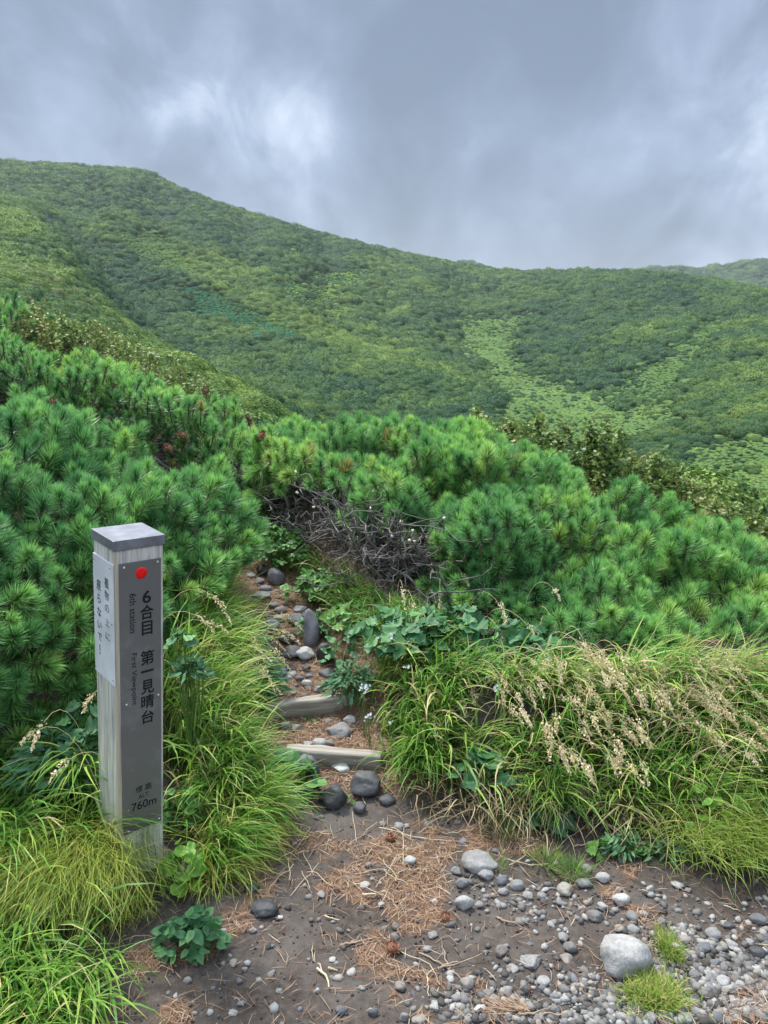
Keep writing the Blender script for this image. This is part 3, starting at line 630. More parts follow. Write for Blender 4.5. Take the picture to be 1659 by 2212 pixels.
# ------------------------------------------------------------------ stones
def rock_mesh(seed, kind, sub=3):
    r = np.random.default_rng(seed); V, F = ICO[sub]; n = VN(seed + 7)
    V = V.copy()
    if kind in ('angular', 'flat'):
        for _ in range(9 if kind == 'angular' else 6):
            d = r.normal(size=3); d /= np.linalg.norm(d); h = r.uniform(.55, .85); k = V @ d
            V -= np.outer(np.maximum(k - h, 0) * .92, d)
    else:
        for _ in range(9):
            d = r.normal(size=3); d /= np.linalg.norm(d); h = r.uniform(.66, .88); k = V @ d
            V -= np.outer(np.maximum(k - h, 0) * .8, d)
    V *= (1 + (n.fbm(V + 4, 1.3, 3) - .5) * (.5 if kind != 'round' else .34) + (n.fbm(V + 4, 5, 3) - .5) * .13)[:, None]
    V /= np.abs(V).max(0)
    return V, F
def make_stone(px, py, wpx, hpx, kind, mat, label=None, group=None, cat='stone', name='stone', seed=0, sub=3, half=.3, depth=None, tilt=0.0):
    # foot of the stone in the photo -> real place on the ground
    r = np.random.default_rng(seed + 1000)
    fp = gpt(px, py + hpx * .42); d = proj(fp)[2]
    if seed > 234 and wpx < 60: wpx *= 1.28; hpx *= 1.2
    sw = wpx / 1661 * d; shh = hpx / 1661 * d; sd_ = depth or sw * r.uniform(.7, .95)
    # visible height mixes top (foreshortened) and front
    el = math.atan2(CAMZ - fp[2], fp[1]); hz = max((shh - sd_ * math.sin(el) * .9) / math.cos(el), sw * (.34 if kind == 'flat' else .5))
    V, F = rock_mesh(seed, kind, sub)
    V = V * np.array([sw / 2, sd_ / 2, hz / 2 / (1 - half * .5)])
    a = tilt; V = V @ np.array([[math.cos(a), 0, -math.sin(a)], [0, 1, 0], [math.sin(a), 0, math.cos(a)]])
    o = mesh(name, V, F, mat, smooth=True)
    y = fp[1] + sd_ * .38; z = near_h(fp[0], y)
    o.location = (fp[0], y, z + hz / 2 * (1 - half)); o.rotation_euler = (0, 0, r.uniform(-.25, .25))
    return tag(o, label, cat, group)
G_, L_, D_, P_, T_ = M['stone'], M['stone_light'], M['stone_dark'], M['stone_path'], M['stone_tan']
ST = [ # px, py, w, h, kind, mat, label
 (1038,1864,84,58,'flat',G_,'large flat grey slab lying at the top of the stone heap below the right grass bank','slab'),
 (1354,2070,128,108,'round',L_,'biggest pale grey rounded boulder beside the short grass clump','boulder'),
 (999,1909,31,28,'round',G_,'rounded grey stone under the left end of the flat slab'),
 (1003,1951,42,40,'round',L_,'pale egg-shaped stone on dark soil just below the stone heap'),
 (1050,1893,36,24,'round',G_,'grey stone tucked under the front edge of the flat slab'),
 (1084,1902,33,26,'angular',P_,'blue-grey blocky stone in the heap right of the flat slab'),
 (1117,1915,35,22,'round',G_,'wide grey stone at the right of the heap below the flat slab'),
 (1088,1927,25,19,'round',G_,'small oval stone at the lower edge of the heap'),
 (1144,1936,28,18,'angular',L_,'pale wedge-shaped stone at the lower right end of the heap'),
 (1171,1936,23,17,'round',G_,'grey stone at the far right end of the heap'),
 (1036,1954,23,20,'round',G_,'grey stone right beside the pale egg-shaped stone'),
 (1223,1922,38,34,'round',T_,'brownish round stone half sunk below the small grass tuft'),
 (1262,1908,34,24,'round',G_,'mossy grey stone right of the brownish half sunk stone'),
 (1268,1877,24,24,'round',G_,'round grey stone standing right of the small bright grass tufts'),
 (1304,1898,35,24,'round',L_,'pale stone lying left of the rusty needle patch under the weeds'),
 (1344,1946,41,28,'round',L_,'smooth pale oval stone alone on soil above the big boulder'),
 (888,1860,31,24,'round',L_,'pale stone on the needle litter left of the flat slab'),
 (861,1788,28,18,'round',G_,'grey stone at the foot of the grass bank near the dark boulders'),
 (1002,1818,20,20,'round',P_,'blue-grey round stone above the flat slab near the grass'),
 (1070,1838,20,16,'round',G_,'small stone resting behind the right end of the flat slab'),
 (985,1880,22,20,'angular',G_,'small stone against the left side of the flat slab'),
 (1234,2047,32,29,'round',G_,'grey oval stone left of the big boulder, lower of a touching pair'),
 (1219,2024,26,24,'round',G_,'upper stone of the touching pair left of the big boulder'),
 (1153,2079,54,30,'flat',L_,'long low pale stone left of the big boulder'),
 (1109,2094,30,16,'flat',L_,'small flat pale stone beside the long low stone'),
 (1085,2057,30,32,'angular',T_,'tan pitted upright stone on dark soil left of the big boulder'),
 (1227,2072,30,20,'flat',T_,'dusty stone sunk in soil between the long stone and the big boulder'),
 (1010,2125,32,32,'round',T_,'pinkish grey stone below the dry forked twig'),
 (935,2021,23,20,'round',G_,'grey stone below the fallen pine cone on dark soil'),
 (924,2050,21,19,'round',G_,'grey stone between the pine cones at the edge of the litter'),
 (856,2001,21,21,'angular',T_,'brownish stone at the edge of the central litter patch'),
 (864,2131,25,24,'round',T_,'brown-grey stone near the pale stalk at the bottom'),
 (937,1948,19,17,'angular',L_,'pale chipped stone left of the egg-shaped stone'),
 (1133,2134,21,28,'angular',T_,'upright grey-brown block between the long low stone and the bottom edge'),
 (1055,2146,28,21,'round',G_,'grey oval stone among pebbles near the rusty pine sprig'),
 (1070,2164,28,17,'round',G_,'grey stone just above the rusty pine sprig'),
 (1145,2175,28,22,'round',G_,'round stone right of the rusty pine sprig'),
 (1176,2123,34,15,'flat',L_,'thin flat pale stone right of the upright block'),
 (1200,2156,23,17,'round',G_,'oval stone left of the short grass clump'),
 (1037,2180,31,20,'flat',L_,'pale flat stone left of the rusty pine sprig at the bottom'),
 (874,2198,24,26,'round',G_,'grey stone cut by the bottom edge left of a whiter one'),
 (905,2203,36,20,'flat',T_,'cream flat stone at the bottom edge'),
 (1409,2199,30,28,'round',G_,'round stone at the bottom edge below the grass clump'),
 (1485,2201,36,20,'flat',G_,'grey flat stone at the bottom edge right of the grass clump'),
 (1524,2046,37,24,'flat',P_,'blue-grey oval stone right of the big boulder'),
 (1585,2043,28,21,'angular',L_,'pale angular stone alone on soil far right'),
 (1577,2001,26,24,'angular',D_,'dark brown stone on soil above the pale angular one'),
 (1644,1985,40,32,'round',P_,'dark mossy stone at the right edge of the path'),
 (1640,2060,36,26,'round',D_,'dark sunken stone at the right edge below the mossy one'),
 (1370,1982,31,22,'round',G_,'grey oval stone above the big boulder'),
 (1304,1960,27,20,'angular',L_,'white-grey stone below the smooth oval stone'),
 (1288,1983,38,26,'angular',G_,'broken grey stone left above the big boulder'),
 (1340,2006,24,21,'round',T_,'brownish stone touching the row above the big boulder'),
 (1371,2008,28,20,'round',G_,'oval stone in the row above the big boulder'),
 (1405,1920,17,20,'angular',L_,'narrow pale stone standing right of the smooth oval stone'),
 (1466,1911,29,22,'flat',L_,'pale flat stone below the weeds at the right bank'),
 (1489,1922,17,12,'flat',G_,'small flat stone touching the right end of the pale flat stone'),
 (1567,2123,31,23,'round',L_,'pale rounded stone in the thick gravel at lower right'),
 (1503,2106,26,26,'round',G_,'grey stone right of the short grass clump'),
 (1618,2169,33,18,'flat',L_,'pale flat stone in the gravel near the lower right corner'),
 (1483,2032,29,20,'round',T_,'brownish oval stone behind the grass beside the big boulder'),
 (1432,1991,21,20,'angular',P_,'dark blue-grey stone above the gravel streak'),
 (1537,2135,29,18,'angular',G_,'grey stone left of the pale rounded one in the gravel'),
 (1545,2022,36,18,'round',G_,'grey stone on the upper edge of the gravel right of the boulder'),
 (1460,2048,26,28,'round',G_,'stone pressed against the grass right of the big boulder'),
 (567,1965,70,44,'flat',D_,'large dark stone set flush in the soil left of the path mouth'),
 (541,1920,35,26,'round',D_,'smaller dark stone behind the flush dark one on the left'),
 (546,2010,18,16,'angular',L_,'small white stone below the flush dark stone'),
 (605,1982,13,11,'round',L_,'tiny pale stone at the right tip of the flush dark stone'),
 (788,1913,24,19,'round',L_,'pale stone at the lower edge of the central litter patch'),
 (795,1868,17,14,'round',G_,'grey stone in the middle of the litter patch'),
 (770,1852,13,12,'round',G_,'small grey stone left in the litter patch'),
 (736,2184,29,25,'round',P_,'grey stone in bare dark soil near the bottom centre'),
 (718,2073,18,12,'flat',L_,'small flat pale stone at the left rim of the litter near the cones'),
 (685,2141,15,15,'round',L_,'small white round stone in bare soil'),
 (503,2189,23,14,'flat',L_,'small white flat stone at the bottom left of the bare soil'),
 (824,1954,16,14,'angular',L_,'small white stone right below the litter patch'),
 (517,2120,15,16,'round',P_,'grey pebble-like stone left in the bare soil'),
 # the path
 (719,1720,66,72,'round',D_,'dark round boulder left at the foot of the steps','boulder'),
 (787,1695,72,72,'round',D_,'dark round boulder right at the foot of the steps','boulder'),
 (836,1729,31,27,'round',D_,'small dark stone right of the two dark boulders'),
 (778,1747,26,28,'round',D_,'small dark stone in front of the two dark boulders'),
 (736,1663,35,24,'flat',L_,'pale flat stone between lower board and dark boulders'),
 (662,1662,42,58,'angular',P_,'grey rock leaning against the left end of the lower board'),
 (728,1585,68,26,'flat',G_,'broad flat grey stone between the two boards'),
 (756,1555,24,20,'round',L_,'round pale stone below the right end of the upper board'),
 (710,1558,15,11,'round',G_,'small stone below the middle of the upper board'),
 (640,1572,22,22,'angular',T_,'brown stone between the boards on the left'),
 (616,1570,24,24,'round',G_,'mossy stone beside the grass between the boards'),
 (647,1612,12,10,'round',L_,'first small stone from the left on top of the lower board'),
 (666,1609,17,15,'angular',L_,'pointed pale stone on top of the lower board'),
 (688,1609,27,16,'round',L_,'pale stone on the middle of the lower board'),
 (709,1609,22,18,'angular',G_,'grey stone on the middle right of the lower board'),
 (603,1456,26,32,'angular',P_,'blue-grey stone at the left edge above the upper board'),
 (629,1457,19,14,'round',L_,'pale round stone in the cluster above the upper board'),
 (620,1465,19,14,'round',G_,'darker stone below the pale one in the cluster above the upper board'),
 (646,1468,16,15,'angular',P_,'ball-shaped stone in the middle of the cluster above the upper board'),
 (662,1477,19,15,'round',L_,'mottled pale stone at the front of the cluster above the upper board'),
 (667,1461,15,13,'angular',P_,'bluish stone right in the cluster above the upper board'),
 (703,1457,30,21,'angular',P_,'long grey stone right above the upper board'),
 (689,1492,19,12,'angular',G_,'small angular stone just behind the upper board'),
 (666,1487,17,11,'flat',D_,'dark flat stone just behind the upper board'),
 (660,1445,17,14,'round',D_,'small black stone right behind the stone cluster'),
 (629,1448,17,12,'round',D_,'small black stone left behind the stone cluster'),
 (628,1413,36,32,'angular',P_,'left half of the broken grey stone on the path'),
 (658,1414,34,31,'angular',L_,'pale right half of the broken stone on the path'),
 (702,1418,34,46,'round',D_,'dark upright stone at the right side of the path'),
 (620,1383,32,30,'round',D_,'dark shadowy stone behind the broken stone'),
 (668,1366,34,74,'angular',P_,'tall smooth grey stone on the right side of the path'),
 (640,1343,37,26,'angular',P_,'grey wedge stone in the middle of the upper path'),
 (600,1340,24,12,'flat',G_,'thin flat stone left of the grey wedge stone'),
 (584,1356,36,26,'angular',P_,'grey stone below the thin flat stone at the left of the path'),
 (648,1318,26,16,'flat',P_,'slanted flat stone above the grey wedge stone'),
 (605,1320,22,19,'round',T_,'rounded brownish stone on the upper path'),
 (590,1309,20,16,'round',G_,'rounded grey stone on the upper path beside the brownish one'),
 (564,1293,36,18,'flat',P_,'long flat stone like a tread on the upper path'),
 (571,1272,24,16,'flat',P_,'flat stone one above the long tread stone'),
 (559,1257,20,17,'angular',P_,'stone at the left of the narrow upper path'),
 (541,1243,20,13,'flat',P_,'farthest flat stone where the path bends left'),
 (596,1250,32,38,'angular',P_,'grey mossy rock at the right of the path bend'),
 (568,1235,26,24,'round',D_,'dark rock at the top of the visible path'),
]
for i, s_ in enumerate(ST):
    px, py, w_, h_, k_, mt_, lab = s_[:7]; big = w_ > 50
    cat = s_[7] if len(s_) > 7 else 'stone'
    make_stone(px, py, w_, h_, k_, mt_, lab, seed=i * 3 + 1, cat=cat, name=cat, sub=4 if big else 3, half=.45 if k_ == 'flat' else .3)
# smaller stones that pack the upper path between the big ones
rp = np.random.default_rng(66); occ = [(s_[0], s_[1], max(s_[2], s_[3])) for s_ in ST if s_[1] < 1640]
PATHL = [(1235, 540, 585), (1300, 560, 625), (1360, 575, 665), (1420, 590, 700), (1470, 600, 735), (1500, 610, 745)]
kk = 0
for _ in range(900):
    y = rp.uniform(1240, 1505); x0, x1 = np.interp(y, [p[0] for p in PATHL], [p[1] for p in PATHL]), np.interp(y, [p[0] for p in PATHL], [p[2] for p in PATHL])
    x = rp.uniform(x0, x1); w_ = rp.uniform(9, 21)
    if any((x - a) ** 2 + ((y - b) * 1.3) ** 2 < (.62 * (c + w_)) ** 2 for a, b, c in occ): continue
    k = min(range(78, len(ST)), key=lambda q: (ST[q][0] - x) ** 2 + (ST[q][1] - y) ** 2); side = 'below' if y > ST[k][1] + 8 else 'above' if y < ST[k][1] - 8 else 'beside'
    short = ' '.join(ST[k][6].split(' on the')[0].split(' of the')[0].split(' in the')[0].split(' at the')[0].split()[:8])
    make_stone(x, y, w_, w_ * rp.uniform(.55, .85), 'angular', [P_, G_, P_, L_][kk % 4], 'small %s stone just %s the %s' % (['bluish', 'grey', 'dark bluish', 'pale'][kk % 4], side, short), 'small stones packing the upper path', seed=900 + kk * 7 if False else 200 - kk % 60, half=.35)
    occ.append((x, y, w_)); kk += 1
    if kk > 46: break
# loose pebbles
def dens(px, py):
    d = .035 + 0 * px
    d = d + .9 * sstep(1120, 1420, px + (py - 2050) * .3) * sstep(1900, 2010, py - (px - 1100) * .12 * 0)
    d = d * (1 - .75 * inpoly(px, py, [(1400,1850),(1659,1850),(1659,2010),(1590,2050),(1450,1990)]))
    d = d + .55 * sstep(2060, 2200, py) * sstep(760, 980, px) + .5 * inpoly(px, py, [(1000,1880),(1180,1900),(1300,1960),(1240,2010),(1130,1990),(1040,1945)])
    return d
N = 9000
cand = []
while len(cand) < 5400:
    px = rng.uniform(330, 1659, 4000); py = rng.uniform(1760, 2212, 4000)
    keep = rng.random(4000) < dens(px, py) * .8
    cand += list(zip(px[keep], py[keep]))
cand = np.array(cand[:5400])
D_ir = np.array([0, 0, 0])
a_ = (cand[:, 0] - 829.5) / 1661; b_ = (1106 - cand[:, 1]) / 1661
dy_ = math.cos(PITCH) + b_ * math.sin(PITCH); dz_ = -math.sin(PITCH) + b_ * math.cos(PITCH); tt_ = -CAMZ / dz_
X = a_ * tt_; Y = dy_ * tt_
size = .0022 + .0105 * rng.random(len(X)) ** 2.8; big = rng.permutation(len(X))[:300]
clr = vn.fbm(np.stack([X, Y], -1), 3.5, 3)
keepm = (clr + rng.uniform(-.15, .15, len(X)) > .40); keepm[big] = False
PB = [rock_mesh(500 + k, 'flat' if k == 4 else 'angular', 2) for k in range(5)]
PB1 = [rock_mesh(520 + k, 'angular', 1) for k in range(6)]
def rotz(a): c, s = np.cos(a), np.sin(a); o = np.zeros((len(a), 3, 3)); o[:, 0, 0] = c; o[:, 0, 1] = -s; o[:, 1, 0] = s; o[:, 1, 1] = c; o[:, 2, 2] = 1; return o
def scatter(protos_, idx, T, loc, rnd_, extra=None):
    """merge many copies of small prototype meshes (vectorised); T: n x 3 x 3"""
    Vs, Fs, As, nv = [], {}, [], 0; Ts = []
    for k, pr in enumerate(protos_):
        V, F = pr[0], pr[1]; i = np.where(idx == k)[0]
        if not len(i): continue
        Q = np.einsum('nij,vj->nvi', T[i], V) + loc[i][:, None, :]
        Vs.append(Q.reshape(-1, 3)); As.append(np.repeat(rnd_[i], len(V)))
        if len(pr) > 2: Ts.append(np.tile(pr[2], len(i)))
        if len(pr) > 3: As[-1] = As[-1] + np.tile(pr[3], len(i))
        for f in (F if isinstance(F, list) else [F]):
            Fs.setdefault(f.shape[1], []).append((f[None] + nv + (np.arange(len(i)) * len(V))[:, None, None]).reshape(-1, f.shape[1]))
        nv += Q.shape[0] * Q.shape[1]
    return np.vstack(Vs), [np.vstack(v) for v in Fs.values()], np.concatenate(As), (np.concatenate(Ts) if Ts else None)
ii = np.where(keepm)[0]; Tm = rotz(rng.uniform(0, 6.28, len(ii))) * (size[ii][:, None, None] * np.stack([rng.uniform(.8, 1.4, len(ii)), rng.uniform(.7, 1.1, len(ii)), rng.uniform(.5, .8, len(ii))], -1)[:, None, :])
loc = np.stack([X[ii], Y[ii], near_h(X[ii], Y[ii]) + size[ii] * .2], -1)
V, F, A, _ = scatter(PB1, rng.integers(0, 6, len(ii)), Tm, loc, rng.random(len(ii)))
cl_ = rng.uniform([-1.2, 1.2], [1.7, 2.6], (5200, 2)); cs_ = rng.uniform(.0012, .0042, 5200)
Tc = rotz(rng.uniform(0, 6.28, 5200)) * (cs_[:, None, None] * rng.uniform(.6, 1.3, (5200, 1, 3)))
V2, F2, A2, _ = scatter(PB1, rng.integers(0, 6, 5200), Tc, np.column_stack([cl_, near_h(cl_[:, 0], cl_[:, 1]) + cs_ * .3]), rng.random(5200) ** 3 * .5)
V, F, A = np.vstack([V, V2]), [np.vstack([F[0], F2[0] + len(V)])], np.concatenate([A, A2])
tag(mesh('gravel', V, F, M['pebble'], attrs={'rnd': A}, smooth=True), 'fine grey grit and gravel strewn over the dark soil', 'gravel', kind='stuff')
PM = []
for k, (V, F) in enumerate(PB):
    for mt_ in (G_, L_, T_, P_):
        o = mesh('pebble', V, F, mt_, link=False, smooth=True); PM.append(o)
placed = 0
ANCH = [(1038,1864,'flat grey slab'), (1354,2070,'big pale boulder'), (1003,1951,'pale egg-shaped stone'), (1223,1922,'half sunk brownish stone'), (1344,1946,'smooth pale oval stone'), (1153,2079,'long low pale stone'), (1085,2057,'tan pitted stone'),
        (963,1988,'lone fallen pine cone'), (848,2053,'broken brown pine cone'), (1010,2125,'pinkish grey stone'), (1133,2134,'upright grey-brown block'), (1410,2150,'short grass clump'), (1567,2123,'pale rounded gravel-side stone'), (1524,2046,'blue-grey oval stone'), (1585,2043,'pale angular stone'),
        (1466,1911,'flat stone below the weeds'), (1640,1985,'dark mossy stone'), (567,1965,'flush dark stone'), (415,2012,'blue-green bramble plant'), (788,1913,'pale stone in the litter'), (736,2184,'grey stone at the bottom centre'), (700,2115,'pale bent twig'), (1118,2185,'rusty pine sprig'), (905,2203,'cream flat stone'),
        (1234,2047,'touching pair of stones'), (1618,2169,'flat stone near the corner'), (1485,2201,'bottom edge stone'), (1304,1898,'pale stone by the rusty patch'), (787,1695,'dark boulders'), (1430,1990,'dark blue-grey stone'), (1075,2155,'grey oval stones by the sprig')]
def pebble_label(x, y, tone):
    k = min(range(len(ANCH)), key=lambda q: (ANCH[q][0] - x) ** 2 + (ANCH[q][1] - y) ** 2); dx, dy = x - ANCH[k][0], y - ANCH[k][1]; r_ = math.hypot(dx, dy)
    side = ('right of' if dx > 0 else 'left of') if abs(dx) > 1.6 * abs(dy) else ('below' if dy > 0 else 'above') if abs(dy) > 1.6 * abs(dx) else ('below and ' if dy > 0 else 'above and ') + ('right of' if dx > 0 else 'left of')
    return 'loose %s pebble %s %s the %s' % (tone, 'close' if r_ < 38 else 'some way' if r_ < 75 else 'well', side, ANCH[k][2])
TONES = ['grey', 'pale', 'grey', 'pale', 'brownish', 'dark']
stpx = np.array([(s_[0], s_[1], s_[2], s_[3]) for s_ in ST])
for n, i in enumerate(big):
    if placed >= 230: break
    if np.any((np.abs(stpx[:, 0] - cand[i, 0]) < stpx[:, 2] * .6) & (np.abs(stpx[:, 1] - cand[i, 1]) < stpx[:, 3] * .6)): continue
    tn_ = n % 6; src = PM[4 * (n // 6 % 5) + [0, 1, 0, 1, 2, 3][tn_]]
    o = bpy.data.objects.new('pebble', src.data); COL.objects.link(o); s = random.uniform(.006, .0125) * (1.25 if random.random() < .12 else 1)
    o.scale = (s * random.uniform(.9, 1.4), s * random.uniform(.8, 1.1), s * random.uniform(.55, .85)); o.rotation_euler = (0, 0, random.uniform(0, 6.28))
    o.location = (X[i], Y[i], float(near_h(X[i], Y[i])) + s * .2)
    tag(o, pebble_label(cand[i, 0], cand[i, 1], TONES[tn_]), 'pebble', 'loose pebbles on the trail'); placed += 1

# ------------------------------------------------------------------ step boards
M['board'] = simple_mat('grey_step_timber', (.17, .15, .12), (.43, .39, .33), 14, .9, .9, .006)
mb = M['board'].node_tree; tcn = [n for n in mb.nodes if n.type == 'TEX_COORD'][0]; nz_ = [n for n in mb.nodes if n.type == 'TEX_NOISE'][0]
mpn = mb.nodes.new('ShaderNodeMapping'); mpn.inputs['Scale'].default_value = (.25, 3, 3); mb.links.new(tcn.outputs['Object'], mpn.inputs[0]); mb.links.new(mpn.outputs[0], nz_.inputs['Vector'])
def board(p0, p1, hgt, thick, label, seed, extra=(.05, .03)):
    a = np.array(p0); b = np.array(p1); L = np.linalg.norm(b - a); u = (b - a) / L; L += sum(extra); a = a - u * extra[0]
    n = 40; xs = np.linspace(0, L, n); nn = VN(seed); prof = []
    sec = [(-.5, -1.0), (-.52, -.1), (-.42, 0), (.4, .0), (.5, -.1), (.5, -1.0)]
    V = []
    for i, x in enumerate(xs):
        for j, (yy, zz_) in enumerate(sec):
            q = np.array([[x * 9, j * .9, seed]]); w1 = (nn.fbm(q, 1.0, 3)[0] - .5)
            V.append((x, yy * thick + w1 * .010, (zz_ * hgt) + w1 * .012 + math.sin(x / L * PI) * .004 - (.012 * (x / L - .5) if seed % 2 else 0)))
    V = np.array(V); m_ = len(sec)
    F = np.array([[i * m_ + j, (i + 1) * m_ + j, (i + 1) * m_ + (j + 1) % m_, i * m_ + (j + 1) % m_] for i in range(n - 1) for j in range(m_)])
    E = [np.array([[j for j in range(m_)]]), np.array([[(n - 1) * m_ + j for j in range(m_ - 1, -1, -1)]])]
    o = mesh('step_board', V, [F] + E, M['board'], smooth=False); o.location = a; o.rotation_euler = (math.atan2(-u[2], math.hypot(u[0], u[1])) * 0 , -math.atan2(u[2], math.hypot(u[0], u[1])), math.atan2(u[1], u[0]))
    return tag(o, label, 'wooden step')
def on_step(px, py, lift):
    for Y in np.arange(2.2, 3.6, .004):
        p = at(px, py, Y)
        if p[2] < near_h(p[0], p[1] - .03) + lift: return p
bl_ = on_step(648, 1615, .055); br_ = on_step(806, 1628, .055)
board(bl_, br_, .085, .045, 'lower grey timber step board just above the two dark boulders', 4)
bl_ = on_step(602, 1520, .06); br_ = on_step(757, 1499, .06)
board(bl_, br_, .10, .04, 'upper grey timber step board with a darker stain in its middle', 7)
# ------------------------------------------------------------------ tubes
def tubes(paths, radii, seg=6):
    """paths: list of (n,3) arrays; radii: list of (n,) arrays -> one mesh"""
    Vs, Fs, nv = [], [], 0
    ang = np.linspace(0, 2 * PI, seg, endpoint=False)
    for P, r in zip(paths, radii):
        P = np.asarray(P, float); T = np.gradient(P, axis=0); T /= np.linalg.norm(T, axis=1)[:, None] + 1e-9
        ref = np.array([.3, .2, .93]) if abs(T[0, 2]) < .9 else np.array([1., 0, 0])
        A = np.cross(T, ref); A /= np.linalg.norm(A, axis=1)[:, None] + 1e-9; B = np.cross(T, A)
        Q = P[:, None] + (A[:, None] * np.cos(ang)[None, :, None] + B[:, None] * np.sin(ang)[None, :, None]) * np.asarray(r)[:, None, None]
        n = len(P); Vs.append(Q.reshape(-1, 3))
        i, j = np.meshgrid(np.arange(n - 1), np.arange(seg), indexing='ij'); i = i.ravel(); j = j.ravel(); k = (j + 1) % seg
        Fs.append(np.stack([i * seg + j, i * seg + k, (i + 1) * seg + k, (i + 1) * seg + j], -1) + nv)
        nv += n * seg
    return np.vstack(Vs), np.vstack(Fs)
def wobble(a, b, n, amp, r, sag=0.0):
    t = np.linspace(0, 1, n)[:, None]; P = a + (b - a) * t
    for k in (1, 2, 3):
        P = P + np.sin(t * PI * k + r.uniform(0, 6)) * r.normal(size=3) * amp / k * np.sin(t * PI) ** .5
    P[:, 2] += sag * np.sin(t[:, 0] * PI); return P

# ------------------------------------------------------------------ dwarf pines
def tuft_proto(seed, n=240, L=.070, wd=.0023):
    """bottle-brush shoot: needles along its last decimetre, splayed below and bunched at the tip"""
    r = np.random.default_rng(seed); HT = .065
    h = r.random(n) ** .75; th = R(100) - R(62) * h + r.normal(size=n) * R(12); top = r.random(n) < .22; h[top] = 1; th[top] = r.uniform(R(2), R(30), top.sum()); th = np.clip(th, R(2), R(110)); h = h * HT
    ph = r.uniform(0, 2 * PI, n); ln = L * r.uniform(.8, 1.15, n)
    u = np.stack([np.cos(ph) * np.sin(th), np.sin(ph) * np.sin(th), np.cos(th)], -1)
    side = np.stack([-np.sin(ph), np.cos(ph), 0 * ph], -1); side += r.normal(size=(n, 3)) * .5; side -= (side * u).sum(1)[:, None] * u; side /= np.linalg.norm(side, axis=1)[:, None]
    base = np.stack([0 * h, 0 * h, h], -1)
    up = np.array([0, 0, 1.]); cur = r.uniform(.12, .30, n)[:, None] * np.sin(th)[:, None]
    mid = base + u * (ln * .5)[:, None] + up * cur * ln[:, None] * .25; tip = base + u * (ln * .92)[:, None] + up * cur * ln[:, None]
    V = np.stack([base - side * wd * .5, base + side * wd * .5, mid + side * wd * .6, mid - side * wd * .6, tip], 1).reshape(-1, 3)
    b = np.arange(n) * 5
    F4 = np.stack([b, b + 1, b + 2, b + 3], -1); F3 = np.stack([b + 3, b + 2, b + 4], -1)
    tt = np.tile([0, 0, .5, .5, 1.0], n); rn = np.repeat(r.uniform(-.12, .12, n), 5)
    return V, [F4, F3], tt, rn
TP = [tuft_proto(k) for k in range(6)]
TPF = [tuft_proto(20 + k, 150, .072, .0033) for k in range(4)]
def frame_from(nrm, r):
    z = nrm / np.linalg.norm(nrm, axis=1)[:, None]; a = r.normal(size=z.shape); x = np.cross(a, z); x /= np.linalg.norm(x, axis=1)[:, None]; y = np.cross(z, x)
    return np.stack([x, y, z], -1)
def catmull(P, n):
    """P: k x 3 (or k x m x 3) along axis 0 -> n samples"""
    k = len(P); t = np.linspace(0, k - 1, n); i = np.clip(np.floor(t).astype(int), 0, k - 2); f = (t - i).reshape((-1,) + (1,) * (P.ndim - 1))
    p0 = P[np.clip(i - 1, 0, k - 1)]; p1 = P[i]; p2 = P[i + 1]; p3 = P[np.clip(i + 2, 0, k - 1)]
    return .5 * ((2 * p1) + (-p0 + p2) * f + (2 * p0 - 5 * p1 + 4 * p2 - p3) * f ** 2 + (-p0 + 3 * p1 - 3 * p2 + p3) * f ** 3)
def loft(cols, back):
    """cols: list over u of lists over v of (px,py,Y), foot to crest; back: offsets behind the crest"""
    G = np.array([[at(*p) for p in c] for c in cols])
    ext = np.stack([G[:, -1] + np.array(o) for o in back], 1); G = np.concatenate([G, ext], 1)
    nv_ = 60; nu_ = 110; H = catmull(G, nu_); H = catmull(H.transpose(1, 0, 2), nv_).transpose(1, 0, 2)   # nu x nv x 3
    return H
def surf_sample(H, n, r):
    """area-uniform samples; returns pos, normal, (u,v) in 0..1"""
    A = H[:-1, :-1]; B = H[1:, :-1]; C = H[:-1, 1:]; N = np.cross(B - A, C - A); ar = np.linalg.norm(N, axis=-1)
    pr = (ar / ar.sum()).ravel(); k = r.choice(len(pr), n, p=pr); i, j = np.unravel_index(k, ar.shape)
    a, b = r.random(n), r.random(n)
    P = A[i, j] + (B[i, j] - A[i, j]) * a[:, None] + (C[i, j] - A[i, j]) * b[:, None]
    Nn = N[i, j] / (ar[i, j][:, None] + 1e-9)
    return P, Nn, (i + a) / (H.shape[0] - 1), (j + b) / (H.shape[1] - 1), ar.sum()
def poisson(P, rad):
    """greedy thinning so that tufts keep their distance"""
    keep = []; cell = {}
    for k, p in enumerate(P):
        c = tuple(np.floor(p / rad).astype(int)); ok = True
        for dx in (-1, 0, 1):
            for dy in (-1, 0, 1):
                for dz in (-1, 0, 1):
                    for q in cell.get((c[0] + dx, c[1] + dy, c[2] + dz), ()):
                        if ((P[q] - p) ** 2).sum() < rad * rad: ok = False; break
                    if not ok: break
                if not ok: break
            if not ok: break
        if ok: keep.append(k); cell.setdefault(c, []).append(k)
    return np.array(keep)
